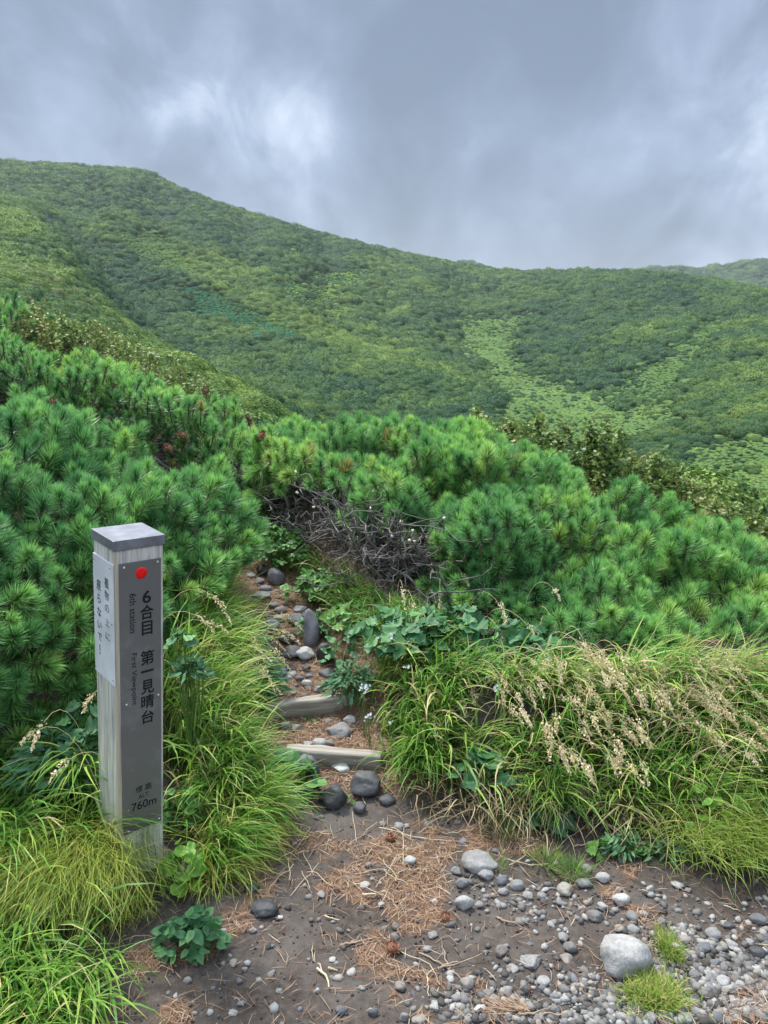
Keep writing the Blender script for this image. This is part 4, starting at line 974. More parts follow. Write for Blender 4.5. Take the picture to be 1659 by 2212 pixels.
def cone_mesh(seed):
    V, F = ICO[2]; V = V.copy(); r = np.random.default_rng(seed)
    V[:, 2] *= 1.15; V *= .024
    sc_v, sc_f, nv = [V * .8], [F], len(V)
    n = 46
    for k in range(n):
        z = 1 - 2 * (k + .5) / n; a = k * 2.4; rr_ = math.sqrt(1 - z * z); d = np.array([rr_ * math.cos(a), rr_ * math.sin(a), z * 1.15])
        s = np.array([-math.sin(a), math.cos(a), 0]); u = np.array([0, 0, 1.]); c = d * .021
        q = np.array([c - s * .006, c + s * .006, c + d * .007 + s * .0045 + u * .004, c + d * .009 + u * .006, c + d * .007 - s * .0045 + u * .004])
        sc_v.append(q); sc_f.append(np.array([[nv, nv + 1, nv + 2], [nv, nv + 2, nv + 3], [nv, nv + 3, nv + 4]])); nv += 5
    return np.vstack(sc_v), np.vstack(sc_f)
CONE = [cone_mesh(1)]; cone_src = mesh('cone', CONE[0][0], CONE[0][1], M['cone'], link=False)
def in_view(P, mx=260, my=200):
    px, py, d = proj(P); return (px > -mx) & (px < 1659 + mx) & (py > -my) & (py < 2212 + my) & (d > .3)

def pine(name_label, H, u0, u1, seed, rad=.098, near=True, tsc=1.0, hole=None, root=None, cones=(), nbr=34, keepv=(0, 1), bare=None, inner=.55, yellow=0.0, vmin=0.0):
    r = np.random.default_rng(seed)
    i0, i1 = int(u0 * (H.shape[0] - 1)), int(math.ceil(u1 * (H.shape[0] - 1)))
    Hs = H[i0:i1 + 1]
    P, N, u, v, area = surf_sample(Hs, 13000, r)
    if N[:, 2].mean() < 0: N = -N
    n1 = vn.fbm(P, 3.2, 3) - .5; n2 = vn2.fbm(P, 7, 2) - .5
    cre = np.clip(np.abs(2 * vn2.fbm(P * np.array([1, 1, 1.4]) + 31, 2.1, 2) - 1) * 4.0, 0, 1)
    P = P + N * (n1 * .30 + n2 * .10 + .26 * cre - .20)[:, None]
    k = poisson(P, rad); k = k[(cre[k] > .22) | (r.random(len(k)) < .5)]; P, N, u, v, n2 = P[k], N[k], u[k], v[k], n2[k]
    # second, looser layer inside the crown
    P_, N_, u_, v_, _ = surf_sample(Hs, 5000, r)
    if N_[:, 2].mean() < 0: N_ = -N_
    P_ = P_ + N_ * ((vn.fbm(P_, 3.2, 3) - .5) * .30 + .26 * np.clip(np.abs(2 * vn2.fbm(P_ * np.array([1, 1, 1.4]) + 31, 2.1, 2) - 1) * 4.0, 0, 1) - .20 - r.uniform(.07, .16, len(P_)))[:, None]; k = poisson(P_, rad * 1.05)
    P_, N_, u_, v_ = P_[k], N_[k], u_[k], v_[k]; lay_ = np.concatenate([np.zeros(len(P)), np.ones(len(P_))])
    P = np.vstack([P, P_]); N = np.vstack([N, N_]); v = np.concatenate([v, v_])
    ok = in_view(P) & (v > vmin)
    px, py, d = proj(P)
    if hole is not None: 
        hn = (vn2.fbm(P, 5, 2) - .5) * 90
        ok &= ~(inpoly(px + hn, py + hn * .7, hole) & (r.random(len(P)) < np.where(py < 1090, .68, .86)))
    ok &= vn2.fbm(P + 11, 4.5, 2) > .10
    P, N, lay_, v = P[ok], N[ok], lay_[ok], v[ok]
    base = np.array(root if root is not None else Hs[len(Hs) // 2, 8] + np.array([0, .35, 0])); base[2] = float(ground_h(base[0], base[1]))
    e = empty('dwarf_pine', base); tag(e, name_label, 'dwarf pine', 'dwarf pines along the trail')
    up = np.array([0, 0, 1.]); ax = N * .72 + up * .62 + r.normal(size=P.shape) * .30; ax[lay_ > 0] += r.normal(size=(int((lay_ > 0).sum()), 3)) * .35
    fr_ = frame_from(ax, r); pr = TP if near else TPF
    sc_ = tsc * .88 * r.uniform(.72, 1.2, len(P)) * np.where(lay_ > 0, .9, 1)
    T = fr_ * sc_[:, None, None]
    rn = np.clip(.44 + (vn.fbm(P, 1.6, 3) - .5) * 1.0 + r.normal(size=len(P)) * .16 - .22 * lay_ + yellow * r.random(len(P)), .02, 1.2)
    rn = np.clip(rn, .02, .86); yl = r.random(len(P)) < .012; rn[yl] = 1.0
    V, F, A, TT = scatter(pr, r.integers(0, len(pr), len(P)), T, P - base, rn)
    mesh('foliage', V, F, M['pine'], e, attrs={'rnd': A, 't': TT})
    # twisted limbs from the root to the crown, and shoots that carry the tufts
    paths, rad_ = [], []
    idx = r.permutation(len(P))[:nbr]
    for q in idx:
        tgt = P[q] - base - ax[q] / np.linalg.norm(ax[q]) * .05; st = r.normal(size=3) * np.array([.10, .10, 0]); st[2] = -.03
        mid = tgt * r.uniform(.3, .6) * np.array([1, 1, .5]) + r.normal(size=3) * .07
        a = wobble(st, mid, 9, .035, r); b = wobble(mid, tgt, 10, .03, r); w_ = np.vstack([a, b[1:]])
        paths.append(w_); r0 = r.uniform(.008, .020); rad_.append(np.linspace(r0, .0035, len(w_)))
        for _ in range(3):
            j = r.integers(6, len(w_) - 2); e2 = w_[j] + r.normal(size=3) * np.array([.12, .12, .07]); paths.append(wobble(w_[j], e2, 6, .015, r)); rad_.append(np.linspace(.0045, .0018, 6))
    V, F = tubes(paths, rad_, 6)
    outer = np.where(lay_ == 0)[0]; sh_ = [np.stack([P[q] - base - ax[q] / np.linalg.norm(ax[q]) * s_ for s_ in (.07, .03, -.04 * sc_[q])]) for q in outer]
    V2, F2 = tubes(sh_, [np.array([.003, .0045, .0045])] * len(sh_), 5)
    mesh('branches', np.vstack([V, V2]), np.vstack([F, F2 + len(V)]), None, e, smooth=True, mats=[M['bark'], M['shoot']], midx=np.repeat([0, 1], [len(F), len(F2)]))
    if bare: bare(e, base, r)
    for cpx, cpy in cones:
        px, py, d = proj(P); k = np.argmin((px - cpx) ** 2 + (py - cpy) ** 2 + (lay_ > 0) * 1e6)
        d0 = pdir(cpx, cpy); yy = P[k][1] - .055; c = at(cpx, cpy, yy) - base
        o = bpy.data.objects.new('cone', cone_src.data); COL.objects.link(o); o.parent = e; o.location = c; o.rotation_euler = (r.uniform(-.8, .8), r.uniform(-.8, .8), r.uniform(0, 6)); s = r.uniform(.75, 1.0); o.scale = (s, s, s)
    return e
Lc = [[(-300,1780,2.00),(-300,1512,2.00),(-300,1270,2.10),(-300,1077,2.50),(-300,953,3.10),(-300,871,3.65)],
      [(-100,1745,2.15),(-100,1492,2.15),(-100,1240,2.30),(-100,1062,2.70),(-100,958,3.30),(-100,881,3.85)],
      [(60,1700,2.32),(60,1462,2.32),(60,1220,2.50),(60,1052,2.95),(60,958,3.50),(30,898,4.05)],
      [(200,1620,2.50),(200,1412,2.50),(200,1205,2.70),(200,1052,3.15),(200,983,3.70),(180,934,4.15)],
      [(350,1500,2.80),(350,1342,2.75),(350,1185,2.95),(340,1072,3.35),(330,1018,3.85),(290,974,4.15)],
      [(440,1420,3.05),(440,1292,3.00),(435,1180,3.20),(420,1085,3.60),(385,1043,4.05),(355,1021,4.25)],
      [(490,1370,3.40),(495,1252,3.45),(490,1165,3.60),(475,1102,3.90),(440,1078,4.20),(420,1076,4.25)]]
HL = loft(Lc, [(0, .12, -.30), (0, .15, -.85)])
pine('near dwarf pine filling the left edge behind the signpost', HL, 0, .47, 1, .065, nbr=40, root=(-1.75, 2.9, 0), cones=[(138,1305), (140,945), (172,922), (115,870)])
pine('dwarf pine with long blue-green needles directly above the signpost, left of the narrow path', HL, .45, 1.0, 2, .065, nbr=36, root=(-1.15, 3.45, 0), cones=[(395,942), (365,970), (362,1237), (503,1117)])
Bc = [[(-200,838,5.95),(-180,792,5.30),(-170,756,5.60),(-150,743,6.30)],
      [(0,843,5.85),(0,812,5.20),(0,786,5.50),(0,776,6.20)],
      [(140,873,5.65),(140,842,5.00),(140,816,5.30),(135,806,6.00)],
      [(300,938,5.50),(300,902,4.80),(300,868,5.10),(300,846,5.80)],
      [(420,993,5.30),(420,957,4.60),(425,926,4.90),(430,894,5.60)],
      [(530,1038,5.10),(540,1002,4.40),(560,968,4.80),(600,940,5.40)],
      [(660,1078,4.85),(670,1032,4.15),(690,991,4.50),(740,948,5.20)],
      [(800,1158,4.20),(800,1082,3.9),(820,1018,4.3),(860,960,5.0)],
      [(890,1290,3.55),(900,1162,3.55),(920,1061,3.9),(970,970,4.8)],
      [(1010,1475,3.12),(1030,1252,3.2),(1060,1121,3.6),(1110,1006,4.6)],
      [(1170,1535,2.92),(1180,1322,3.0),(1210,1191,3.4),(1260,1060,4.4)],
      [(1330,1585,2.82),(1350,1382,2.95),(1380,1261,3.35),(1410,1126,4.2)],
      [(1500,1575,2.87),(1510,1402,3.0),(1520,1311,3.35),(1540,1198,4.0)],
      [(1700,1585,2.92),(1690,1432,3.1),(1680,1371,3.4),(1690,1300,3.8)],
      [(1900,1645,2.92),(1900,1522,3.1),(1890,1486,3.3),(1880,1448,3.6)]]
HB = loft(Bc, [(0, .4, -.35), (0, .7, -.9)])
HOLE = [(380,955),(440,970),(520,1000),(600,1030),(690,1040),(760,1090),(800,1180),(850,1160),(930,1150),(960,1230),(900,1300),(700,1300),(560,1200),(440,1100)]
def bare_limbs(e, base, r):
    """the cut, needleless side of the thicket facing the path: grey tangled limbs with pale sawn ends"""
    paths, rad_ = [], []; ends = []; d_p, d_r = [], []
    def zone(px, py): return at(px, py, np.interp(px, [450, 550, 700, 800, 950], [4.75, 4.55, 4.2, 3.95, 3.5]) + .12)
    for q in range(175):
        px_ = 395 + 530 * r.random(); fy = np.interp(px_, [395, 460, 600, 700, 800, 900, 960], [1020, 1075, 1165, 1225, 1262, 1305, 1335]); ty = np.interp(px_, [395, 460, 600, 700, 800, 900, 960], [925, 960, 1000, 1025, 1065, 1135, 1180])
        rt = gpt(px_ + r.normal() * 40, fy + r.normal() * 12); dY = r.uniform(.0, .45) * (1 if r.random() < .8 else -.3); rt = rt + np.array([0, .10 + max(dY, 0) * .8, 0]); rt[2] = near_h(rt[0], rt[1]) - .03
        tg = at(px_ + r.normal() * 45, fy + (ty - fy) * r.uniform(.35, 1.05), rt[1] + r.uniform(-.25, .10))
        w_ = wobble(rt, tg, 14, .032, r, .0) - base; paths.append(w_); r0 = r.uniform(.0025, .008); rad_.append(np.linspace(r0, .0022, 14))
        for _ in range(4):
            j = r.integers(3, 13); e2 = w_[j] + r.normal(size=3) * np.array([.11, .08, .09]); tw = wobble(w_[j], e2, 6, .025, r); paths.append(tw); rad_.append(np.linspace(.0038, .0020, 6))
            if r.random() < .5: e3 = tw[3] + r.normal(size=3) * .06; paths.append(wobble(tw[3], e3, 5, .012, r)); rad_.append(np.linspace(.0024, .0014, 5))
        if r.random() < .2: ends.append((w_[-1], w_[-1] - w_[-2], .0062))
    # the thick leaning trunks
    for (a_, b_, w0) in [((812,1262,3.85),(755,1135,3.8),.026), ((755,1135,3.9),(700,1060,4.1),.018), ((822,1262,3.85),(800,1120,3.85),.022), ((800,1120,3.95),(835,1050,4.1),.014), ((870,1250,3.7),(880,1130,3.7),.016), ((640,1150,4.3),(600,1060,4.4),.016), ((760,1180,3.9),(690,1120,4.0),.014), ((530,1060,4.6),(500,1000,4.6),.014)]:
        w_ = wobble(at(*a_), at(*b_), 10, .02, r) - base; paths.append(w_); rad_.append(np.linspace(w0, w0 * .65, 10))
    V, F = tubes(paths, rad_, 6); mesh('bare_branches', V, F, M['greybranch'], e, smooth=True)
    ends = ends[:40]
    for p, d, q in ends:
        V, F = tubes([np.stack([0 * p, d / np.linalg.norm(d) * .010, d / np.linalg.norm(d) * .0101])], [np.array([q, q, .0005])], 8)
        o = mesh('sawn_end', V, F, M['cutwood'], e); o.location = p
M['greybranch'] = simple_mat('grey_dead_branch', (.045, .038, .035), (.25, .225, .205), 30, .85, .8, .004)
pine('far dwarf pine at the left edge in the back row, left of the brown shrub', HB, 0, .155, 3, .070, near=False, tsc=.9, vmin=.22, nbr=46, root=(-3.0, 6.0, 0), cones=[(150,805)])
pine('back row dwarf pine above the path bend, with cones along its upper left crest', HB, .15, .37, 4, .068, near=False, tsc=.92, vmin=.24, nbr=56, root=(-1.9, 5.3, 0), cones=[(290,910), (430,880), (520,930), (535,902), (445,845), (540,915)], yellow=.1)
pine('dwarf pine with a tangle of bare grey branches exposed below its crown beside the path', HB, .36, .60, 5, .067, tsc=1.02, hole=HOLE, nbr=26, root=(-.35, 4.6, 0), bare=bare_limbs, yellow=.22, cones=[(567,942)])
pine('big rounded dwarf pine in the middle right above the white-flowered leafy plants', HB, .585, .80, 6, .065, hole=HOLE, nbr=34, root=(.75, 3.7, 0), cones=[(1335,1065)], yellow=.05)
pine('dwarf pine running down to the right edge above the seeding grass', HB, .79, 1.0, 7, .065, nbr=28, root=(1.75, 3.6, 0), cones=[(1150,1195)][:0])
Fc = [[(-160,740,9.0),(-160,690,9.0),(-150,650,9.4),(-140,600,9.9)],[(-60,740,9.0),(-60,700,8.9),(-55,660,9.2),(-50,622,9.7)],[(0,735,9.0),(0,705,8.9),(0,675,9.2),(-5,645,9.6)],[(30,730,9.1),(32,710,9.0),(34,690,9.2),(36,668,9.6)],[(50,728,9.4),(52,715,9.3),(52,700,9.5),(50,688,9.8)]]
HF = loft(Fc, [(0, .4, -.35), (0, .7, -.9)])
pine('farthest dwarf pine peeking over the left edge beside the brown shrub', HF, 0, 1, 8, .13, near=False, tsc=1.35, nbr=10, root=(-4.7, 9.6, 0))

# ------------------------------------------------------------------ autumn-tinged leafy shrubs
def leaf_cards(n, P, r, L, wd, up=.5, wind=None):
    """n folded oval leaves (4 faces each)"""
    d = r.normal(size=(n, 3)); d[:, 2] = d[:, 2] * .5 + up * .2; d /= np.linalg.norm(d, axis=1)[:, None]
    nn = r.normal(size=(n, 3)) * .7 + np.array([0, 0, up * 1.2]); s = np.cross(d, nn); s /= np.linalg.norm(s, axis=1)[:, None]; nn = np.cross(s, d)
    l = (L * r.uniform(.6, 1.2, n))[:, None]; w_ = l * wd
    a = P; m1 = P + d * l * .45 + s * w_ * .5 + nn * w_ * .15; m2 = P + d * l * .45 - s * w_ * .5 + nn * w_ * .15; c = P + d * l * .5; tip = P + d * l - nn * l * .12
    V = np.stack([a, m1, c, m2, tip], 1).reshape(-1, 3); b = np.arange(n) * 5
    F = np.concatenate([np.stack([b, b + 2, b + 1], -1), np.stack([b, b + 3, b + 2], -1), np.stack([b + 1, b + 2, b + 4], -1), np.stack([b + 2, b + 3, b + 4], -1)])
    return V, F
def leafy_shrub(label, crest, seed, depth, n_leaf, L, hgt, mat='leaf_brown', shoots=26, bias=0.0, base_drop=.8, group='autumn-tinged shrubs', cat='shrub', drop_px=0):
    """crest: list of (px,py,Y) of the top outline"""
    r = np.random.default_rng(seed); C = np.array([at(*c) for c in crest]); k = len(C)
    mid = C[k // 2].copy(); base = mid + np.array([0, .2, -base_drop]); base[2] = min(base[2], float(ground_h(base[0], base[1])))
    e = empty('leafy_shrub', base); tag(e, label, cat, group)
    paths, rad_, LP = [], [], []
    for q in range(shoots):
        f = r.uniform(0, k - 1); i = min(int(f), k - 2); top = C[i] + (C[i + 1] - C[i]) * (f - i) + np.array([r.normal() * .05, r.uniform(-.5, .5) * depth, 0]); sl = np.array([0, 0, -abs(top[1] - mid[1]) * .15])
        top = top + sl; top[2] -= hgt * .30 * r.random() ** 1.2 - hgt * .04; st = top + np.array([r.normal() * .15 * hgt, r.normal() * .2 * hgt, -hgt * r.uniform(.7, 1.0)])
        w_ = wobble(st, top, 10, .03 * hgt, r); paths.append(w_ - base); rad_.append(np.linspace(.006, .0018, 10) * (L / .04))
        m_ = n_leaf // shoots; tt = r.random(m_) ** .65; j = tt * 9; a = np.floor(j).astype(int).clip(0, 8); Pn = w_[a] + (w_[a + 1] - w_[a]) * (j - a)[:, None]
        LP.append(Pn + r.normal(size=Pn.shape) * (.015 + .085 * hgt * (1 - tt))[:, None])
    LP = np.vstack(LP); V, F = leaf_cards(len(LP), LP - base, r, L, .62)
    rn = np.clip(.42 + bias + (vn.fbm(LP, 3 / hgt, 3) - .5) * .9 + r.normal(size=len(LP)) * .2, 0, 1)
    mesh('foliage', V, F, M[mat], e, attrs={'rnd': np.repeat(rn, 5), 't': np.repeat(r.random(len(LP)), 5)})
    V, F = tubes(paths, rad_, 5); mesh('branches', V, F, M['bark'], e, smooth=True)
    return e
leafy_shrub('golden-brown shrub on the slope at the upper left, nearest the far pine', [(45,690,9.6),(70,655,9.6),(110,665,9.6),(160,688,9.5)], 31, 1.2, 8500, .050, 1.2, shoots=60, bias=.12)
leafy_shrub('golden-brown shrub in the middle of the upper left row', [(140,682,9.4),(190,690,9.4),(240,715,9.2),(275,735,9.2)], 32, 1.2, 8500, .048, 1.1, shoots=60, bias=.14)
leafy_shrub('low brown shrub at the lower right end of the upper left row', [(245,728,9.0),(290,742,9.0),(335,758,8.8),(385,785,8.6),(430,818,8.4)], 33, 1.0, 8000, .045, .95, shoots=60, bias=.10)
leafy_shrub('olive-brown shrub showing above the crest of the middle pine', [(1030,900,5.9),(1055,880,5.9),(1085,905,5.9),(1110,915,5.8)], 34, .6, 2600, .042, .45, shoots=16)
leafy_shrub('brown shrub with upright shoots right of the crest of the middle pine', [(1120,912,5.8),(1160,895,5.7),(1180,888,5.7),(1215,925,5.7),(1250,950,5.6)], 35, .6, 4600, .042, .55, shoots=24, bias=.05)
leafy_shrub('tallest brown leafy shrub with one long shoot against the pale clearing', [(1240,945,5.6),(1290,935,5.5),(1318,900,5.5),(1345,950,5.5),(1400,985,5.4)], 36, .6, 5200, .042, .6, shoots=28, bias=.05)
leafy_shrub('brown leafy shrub between the tallest one and the greener one', [(1380,985,5.3),(1430,970,5.3),(1460,1000,5.2),(1500,1030,5.2)], 37, .6, 4600, .042, .8, shoots=34)
leafy_shrub('green-brown shrub above the right pine near the lower clearing', [(1470,1040,5.0),(1520,1060,5.0),(1560,1080,4.9),(1600,1105,4.9)], 38, .6, 4600, .042, .8, shoots=34, bias=-.08)
leafy_shrub('brown shrub at the right edge above the right pine', [(1590,1105,4.7),(1630,1095,4.7),(1670,1110,4.6),(1750,1150,4.6)], 39, .6, 5200, .042, .85, shoots=36, bias=.02)
# ------------------------------------------------------------------ grasses
def blades(root, az_, L, wd, th0, bend, r, seg=7, wig=.12):
    """arching ribbons; th0: lean at the foot, bend: extra lean at the tip (radians)"""
    n = len(root); s = np.linspace(0, 1, seg + 1); th = th0[:, None] + bend[:, None] * s[None] ** 1.15
    ds = (L / seg)[:, None]; hx = np.concatenate([np.zeros((n, 1)), np.cumsum(np.sin(th[:, :-1]) * ds, 1)], 1); hz = np.concatenate([np.zeros((n, 1)), np.cumsum(np.cos(th[:, :-1]) * ds, 1)], 1)
    a = az_[:, None] + wig * np.sin(s[None] * 3 + r.uniform(0, 6, (n, 1)))
    dx, dy = np.sin(a), np.cos(a)
    C = root[:, None, :] + np.stack([dx * hx, dy * hx, hz], -1)
    tw = r.uniform(-.7, .7, n)[:, None] + r.uniform(-.6, .6, n)[:, None] * s[None]
    side = np.stack([dy * np.cos(tw), -dx * np.cos(tw), np.sin(tw)], -1)
    w_ = wd[:, None] * np.interp(s, [0, .15, .6, 1], [.6, 1, .85, .06])[None]
    V = np.stack([C - side * w_[..., None] / 2, C + side * w_[..., None] / 2], 2).reshape(n, -1, 3)
    k = np.arange(seg) * 2; F1 = np.stack([k, k + 1, k + 3, k + 2], -1); F = (F1[None] + (np.arange(n) * (seg + 1) * 2)[:, None, None]).reshape(-1, 4)
    t = np.tile(np.repeat(s, 2), n)
    return V.reshape(-1, 3), F, t, C
def on_ground(px, py, lift=0.0, iters=3):
    """photo points -> ground points (vectorised)"""
    a = (px - 829.5) / 1661; b = (1106 - py) / 1661; dy = math.cos(PITCH) + b * math.sin(PITCH); dz = -math.sin(PITCH) + b * math.cos(PITCH)
    ts = np.linspace(1.0, 6.5, 160); X = a[:, None] / dy[:, None] * ts; Z = CAMZ + dz[:, None] / dy[:, None] * ts; Yy = np.broadcast_to(ts, X.shape)
    h = near_h(X, Yy); k = np.argmax(Z < h, axis=1); k[k == 0] = len(ts) - 1; i = np.arange(len(px))
    return np.stack([X[i, k], ts[k], near_h(X[i, k], ts[k])], -1)
def fill(poly, n, r):
    p = np.array(poly); lo, hi = p.min(0), p.max(0); out = []
    while len(out) < n:
        q = r.uniform(lo, hi, (n * 2, 2)); out += list(q[inpoly(q[:, 0], q[:, 1], poly)])
    return np.array(out[:n])
def wfill(x0, x1, y0, y1, n, r, cond):
    out = np.zeros((0, 2))
    while len(out) < n:
        q = np.stack([r.uniform(x0, x1, n * 2), r.uniform(y0, y1, n * 2)], -1); out = np.vstack([out, q[cond(q[:, 0], q[:, 1])]])
    return out[:n]
def clumped(roots2, nper, spread, r):
    """tussocks: several blades from each point"""
    q = np.repeat(roots2, nper, 0); q = q + r.normal(size=q.shape) * spread; cid = np.repeat(np.arange(len(roots2)), nper); return q, cid
def grass_field(name, label, roots2, nper, spread, L, wd, az_, az_sd, th, bend, mat, seed, kind='stuff', cat='grass', rn0=.35, rnsd=.22, dry=.08, group=None, lift=0.0, loc=None, parent=None):
    r = np.random.default_rng(seed); q, cid = clumped(roots2, nper, spread, r); n = len(q)
    z = near_h(q[:, 0], q[:, 1]) + lift; root = np.stack([q[:, 0], q[:, 1], z - .01], -1)
    caz = (az_(roots2[:, 0], roots2[:, 1]) if callable(az_) else np.full(len(roots2), az_)) + r.normal(size=len(roots2)) * az_sd
    a = caz[cid] + r.normal(size=n) * .55
    LL = (L * r.uniform(.65, 1.2, len(roots2)))[cid] * r.uniform(.5, 1.15, n) * np.where(r.random(n) < .05, 1.3, 1)
    V, F, t_, C = blades(root, a, LL, wd * r.uniform(.45, 1.6, n), np.abs(r.normal(th, .22, n)), r.normal(bend, .5, n), r)
    cr = rn0 + r.normal(size=len(roots2)) * rnsd * .6; rn = np.clip(cr[cid] + r.normal(size=n) * rnsd, 0, .84); dr = r.random(n) < dry; rn[dr] = r.uniform(.9, 1, dr.sum())
    base = np.zeros(3) if loc is None else np.array(loc)
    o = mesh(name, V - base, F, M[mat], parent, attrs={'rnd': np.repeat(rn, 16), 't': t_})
    if parent is None: o.location = base; tag(o, label, cat, group, kind)
    return o, C
rg = np.random.default_rng(77)
# right bank
yedge = lambda x: np.interp(x, [-.2, .04, .3, .55, .9, 1.2, 1.8, 3], [2.62, 2.38, 2.27, 2.22, 2.18, 2.14, 1.98, 1.75])
def pxy(x, y): return proj(np.stack([x, y, near_h(x, y)], -1))[:2]
def rightof(x, y): a, b = pxy(x, y); return a > np.interp(b, [1300, 1400, 1500, 1600, 1700, 1760, 1800], [860, 800, 800, 830, 870, 890, 910])
def leftof(x, y, m=0): a, b = pxy(x, y); return a < np.interp(b, [1200, 1300, 1400, 1500, 1600, 1700, 1780, 1850, 1900], [440, 470, 500, 510, 512, 535, 520, 470, 430]) - m
rb = wfill(-.12, 2.4, 2.0, 3.35, 500, rg, lambda x, y: (y > yedge(x) + .02) & rightof(x, y) & (pxy(x, y)[1] > 1460))
ga, _ = grass_field('grass', 'long arching green grass covering the bank right of the path', rb, 19, .022, .27, .0064, lambda x, y: R(180) + (vn.fbm(np.stack([x, y], -1), 2, 2) - .5) * 2.0 - .35, .60, .22, 1.75, 'grass', 41, rn0=.54, rnsd=.28, dry=.14)
BK = [(620,1190),(700,1240),(800,1285),(900,1325),(1040,1400),(1080,1470),(960,1470),(860,1440),(790,1400),(745,1330),(690,1270),(640,1220)]
rk = wfill(-.6, 1.0, 2.5, 4.8, 260, rg, lambda x, y: inpoly(*pxy(x, y), BK))
grass_field('grass', 'short shaded grass and herbs on the bank under the bare branches', rk, 14, .028, .15, .0050, R(190), .9, .35, 1.3, 'grass', 48, rn0=.22, dry=.12)
rk2 = wfill(-1.4, -.3, 3.2, 5.2, 150, rg, lambda x, y: inpoly(*pxy(x, y), [(480,1050),(600,1080),(660,1170),(640,1230),(570,1190),(520,1150)]))
grass_field('grass', 'short grass in the gully left of the bare branches', rk2, 14, .03, .17, .0055, R(190), .9, .35, 1.3, 'grass', 49, rn0=.2, dry=.12)
re = wfill(-.10, 2.2, 1.9, 3.0, 130, rg, lambda x, y: (y > yedge(x) - .02) & (y < yedge(x) + .10) & rightof(x, y))
grass_field('dry_grass', 'pale dead grass blades hanging under the fringe of the right bank', re, 12, .03, .26, .0032, R(185), .6, .7, 1.3, 'dry', 42, dry=0, rn0=.5)
r2 = wfill(.9, 2.4, 1.95, 3.3, 260, rg, lambda x, y: (y > yedge(x)) & (pxy(x, y)[1] > 1475))
grass_field('grass', 'finer grey-green seeding grass swept sideways at the right edge of the bank', r2, 26, .022, .29, .0032, R(120), .3, .35, 1.35, 'grass', 43, rn0=.58, dry=.16)
# left of the path
lb = wfill(-1.05, -.1, 2.0, 3.5, 330, rg, lambda x, y: leftof(x, y) & (pxy(x, y)[0] > np.where(pxy(x, y)[1] > 1650, 395, 345)) & (pxy(x, y)[1] < 1790) & (y > 2.05))
grass_field('grass', 'tall bright green grass leaning over the left side of the path beside the signpost', lb, 16, .022, .31, .0060, lambda x, y: R(120) + (vn.fbm(np.stack([x, y], -1), 2, 2) - .5) * 1.4, .60, .20, 1.55, 'grass', 44, rn0=.60, rnsd=.28, dry=.14)
lb2 = wfill(-.72, -.12, 1.86, 2.25, 130, rg, lambda x, y: leftof(x, y, -20) & (pxy(x, y)[0] > 435) & (pxy(x, y)[1] < 1905))
grass_field('dry_grass', 'straw-coloured low grass matted between the signpost and the path', lb2, 26, .028, .20, .0034, R(110), .6, .9, .9, 'sedge', 45, rn0=.40, rnsd=.2, dry=.1)
# behind and left of the post
lc = wfill(-1.9, -.86, 1.55, 2.45, 230, rg, lambda x, y: (y < 2.35))
grass_field('grass', 'broad-bladed green grass under the near pine left of the signpost', lc, 16, .022, .34, .0068, lambda x, y: R(160) + (x + 1.3) * .4, .5, .25, 1.75, 'grass', 46, rn0=.42, dry=.05)
# lower left corner
ld = wfill(-1.5, -.60, 1.10, 1.62, 230, rg, lambda x, y: (pxy(x, y)[0] < np.interp(pxy(x, y)[1], [1900, 2000, 2100, 2300], [150, 260, 240, 160])))
grass_field('grass', 'bright green grass hanging over the soil in the lower left corner', ld, 20, .022, .30, .0050, R(160), .45, .3, 1.7, 'grass', 47, rn0=.52, dry=.06)
# the drooping yellow tussock at the foot of the post
def tussock(label, px, py, n, L, wd, seed, mat='sedge', az0=None, sd_=.9, th=.5, bend=1.5, rn0=.4, cat='grass tussock', group=None, spread=.05, name='grass_tussock', lift=0.0, ell=(1, 1), dry=.06):
    r = np.random.default_rng(seed); c = gpt(px, py); q = c[:2] + r.normal(size=(n, 2)) * spread * np.array(ell)
    root = np.stack([q[:, 0], q[:, 1], near_h(q[:, 0], q[:, 1]) - .005 + lift], -1)
    out_ = np.arctan2(q[:, 0] - c[0], q[:, 1] - c[1]); a = (out_ if az0 is None else az0 + r.normal(size=n) * sd_)
    V, F, t_, C = blades(root, a, L * r.uniform(.55, 1.15, n), wd * r.uniform(.7, 1.2, n), np.abs(r.normal(th, .22, n)), r.normal(bend, .3, n), r)
    rn = np.clip(rn0 + r.normal(size=n) * .22, 0, .84); dr = r.random(n) < dry; rn[dr] = r.uniform(.88, 1, dr.sum())
    o = mesh(name, V - c, F, M[mat], attrs={'rnd': np.repeat(rn, 16), 't': t_}); o.location = c
    return tag(o, label, cat, group)
tussock('big drooping yellow-green sedge tussock flowing down from the foot of the signpost', 172, 1900, 3600, .33, .0022, 51, az0=R(176), sd_=.42, th=.55, bend=1.5, spread=.065, ell=(1.25, .8), lift=.04)
tussock('smaller yellow-green sedge tuft hugging the front corner of the signpost', 262, 1945, 900, .12, .0017, 52, az0=R(165), sd_=.7, th=.5, bend=1.5, spread=.045, lift=.01)
tussock('pale arching grass tuft with broad blades against the left face of the signpost', 195, 1800, 60, .34, .0085, 53, mat='grass', az0=R(185), sd_=.5, th=.3, bend=1.9, rn0=.62, spread=.02, lift=.16)
tussock('broad-bladed grass tuft at the left edge level with the foot of the signpost', 40, 1900, 120, .36, .008, 54, mat='grass', az0=R(150), sd_=.7, th=.3, bend=1.8, rn0=.6, spread=.04, lift=.08)
tussock('short dense grass clump in front of the big pale boulder', 1415, 2155, 1700, .052, .0024, 55, mat='sedge', az0=0, sd_=3.0, th=.45, bend=1.0, rn0=.12, spread=.030, ell=(1.15, .8), dry=.22)
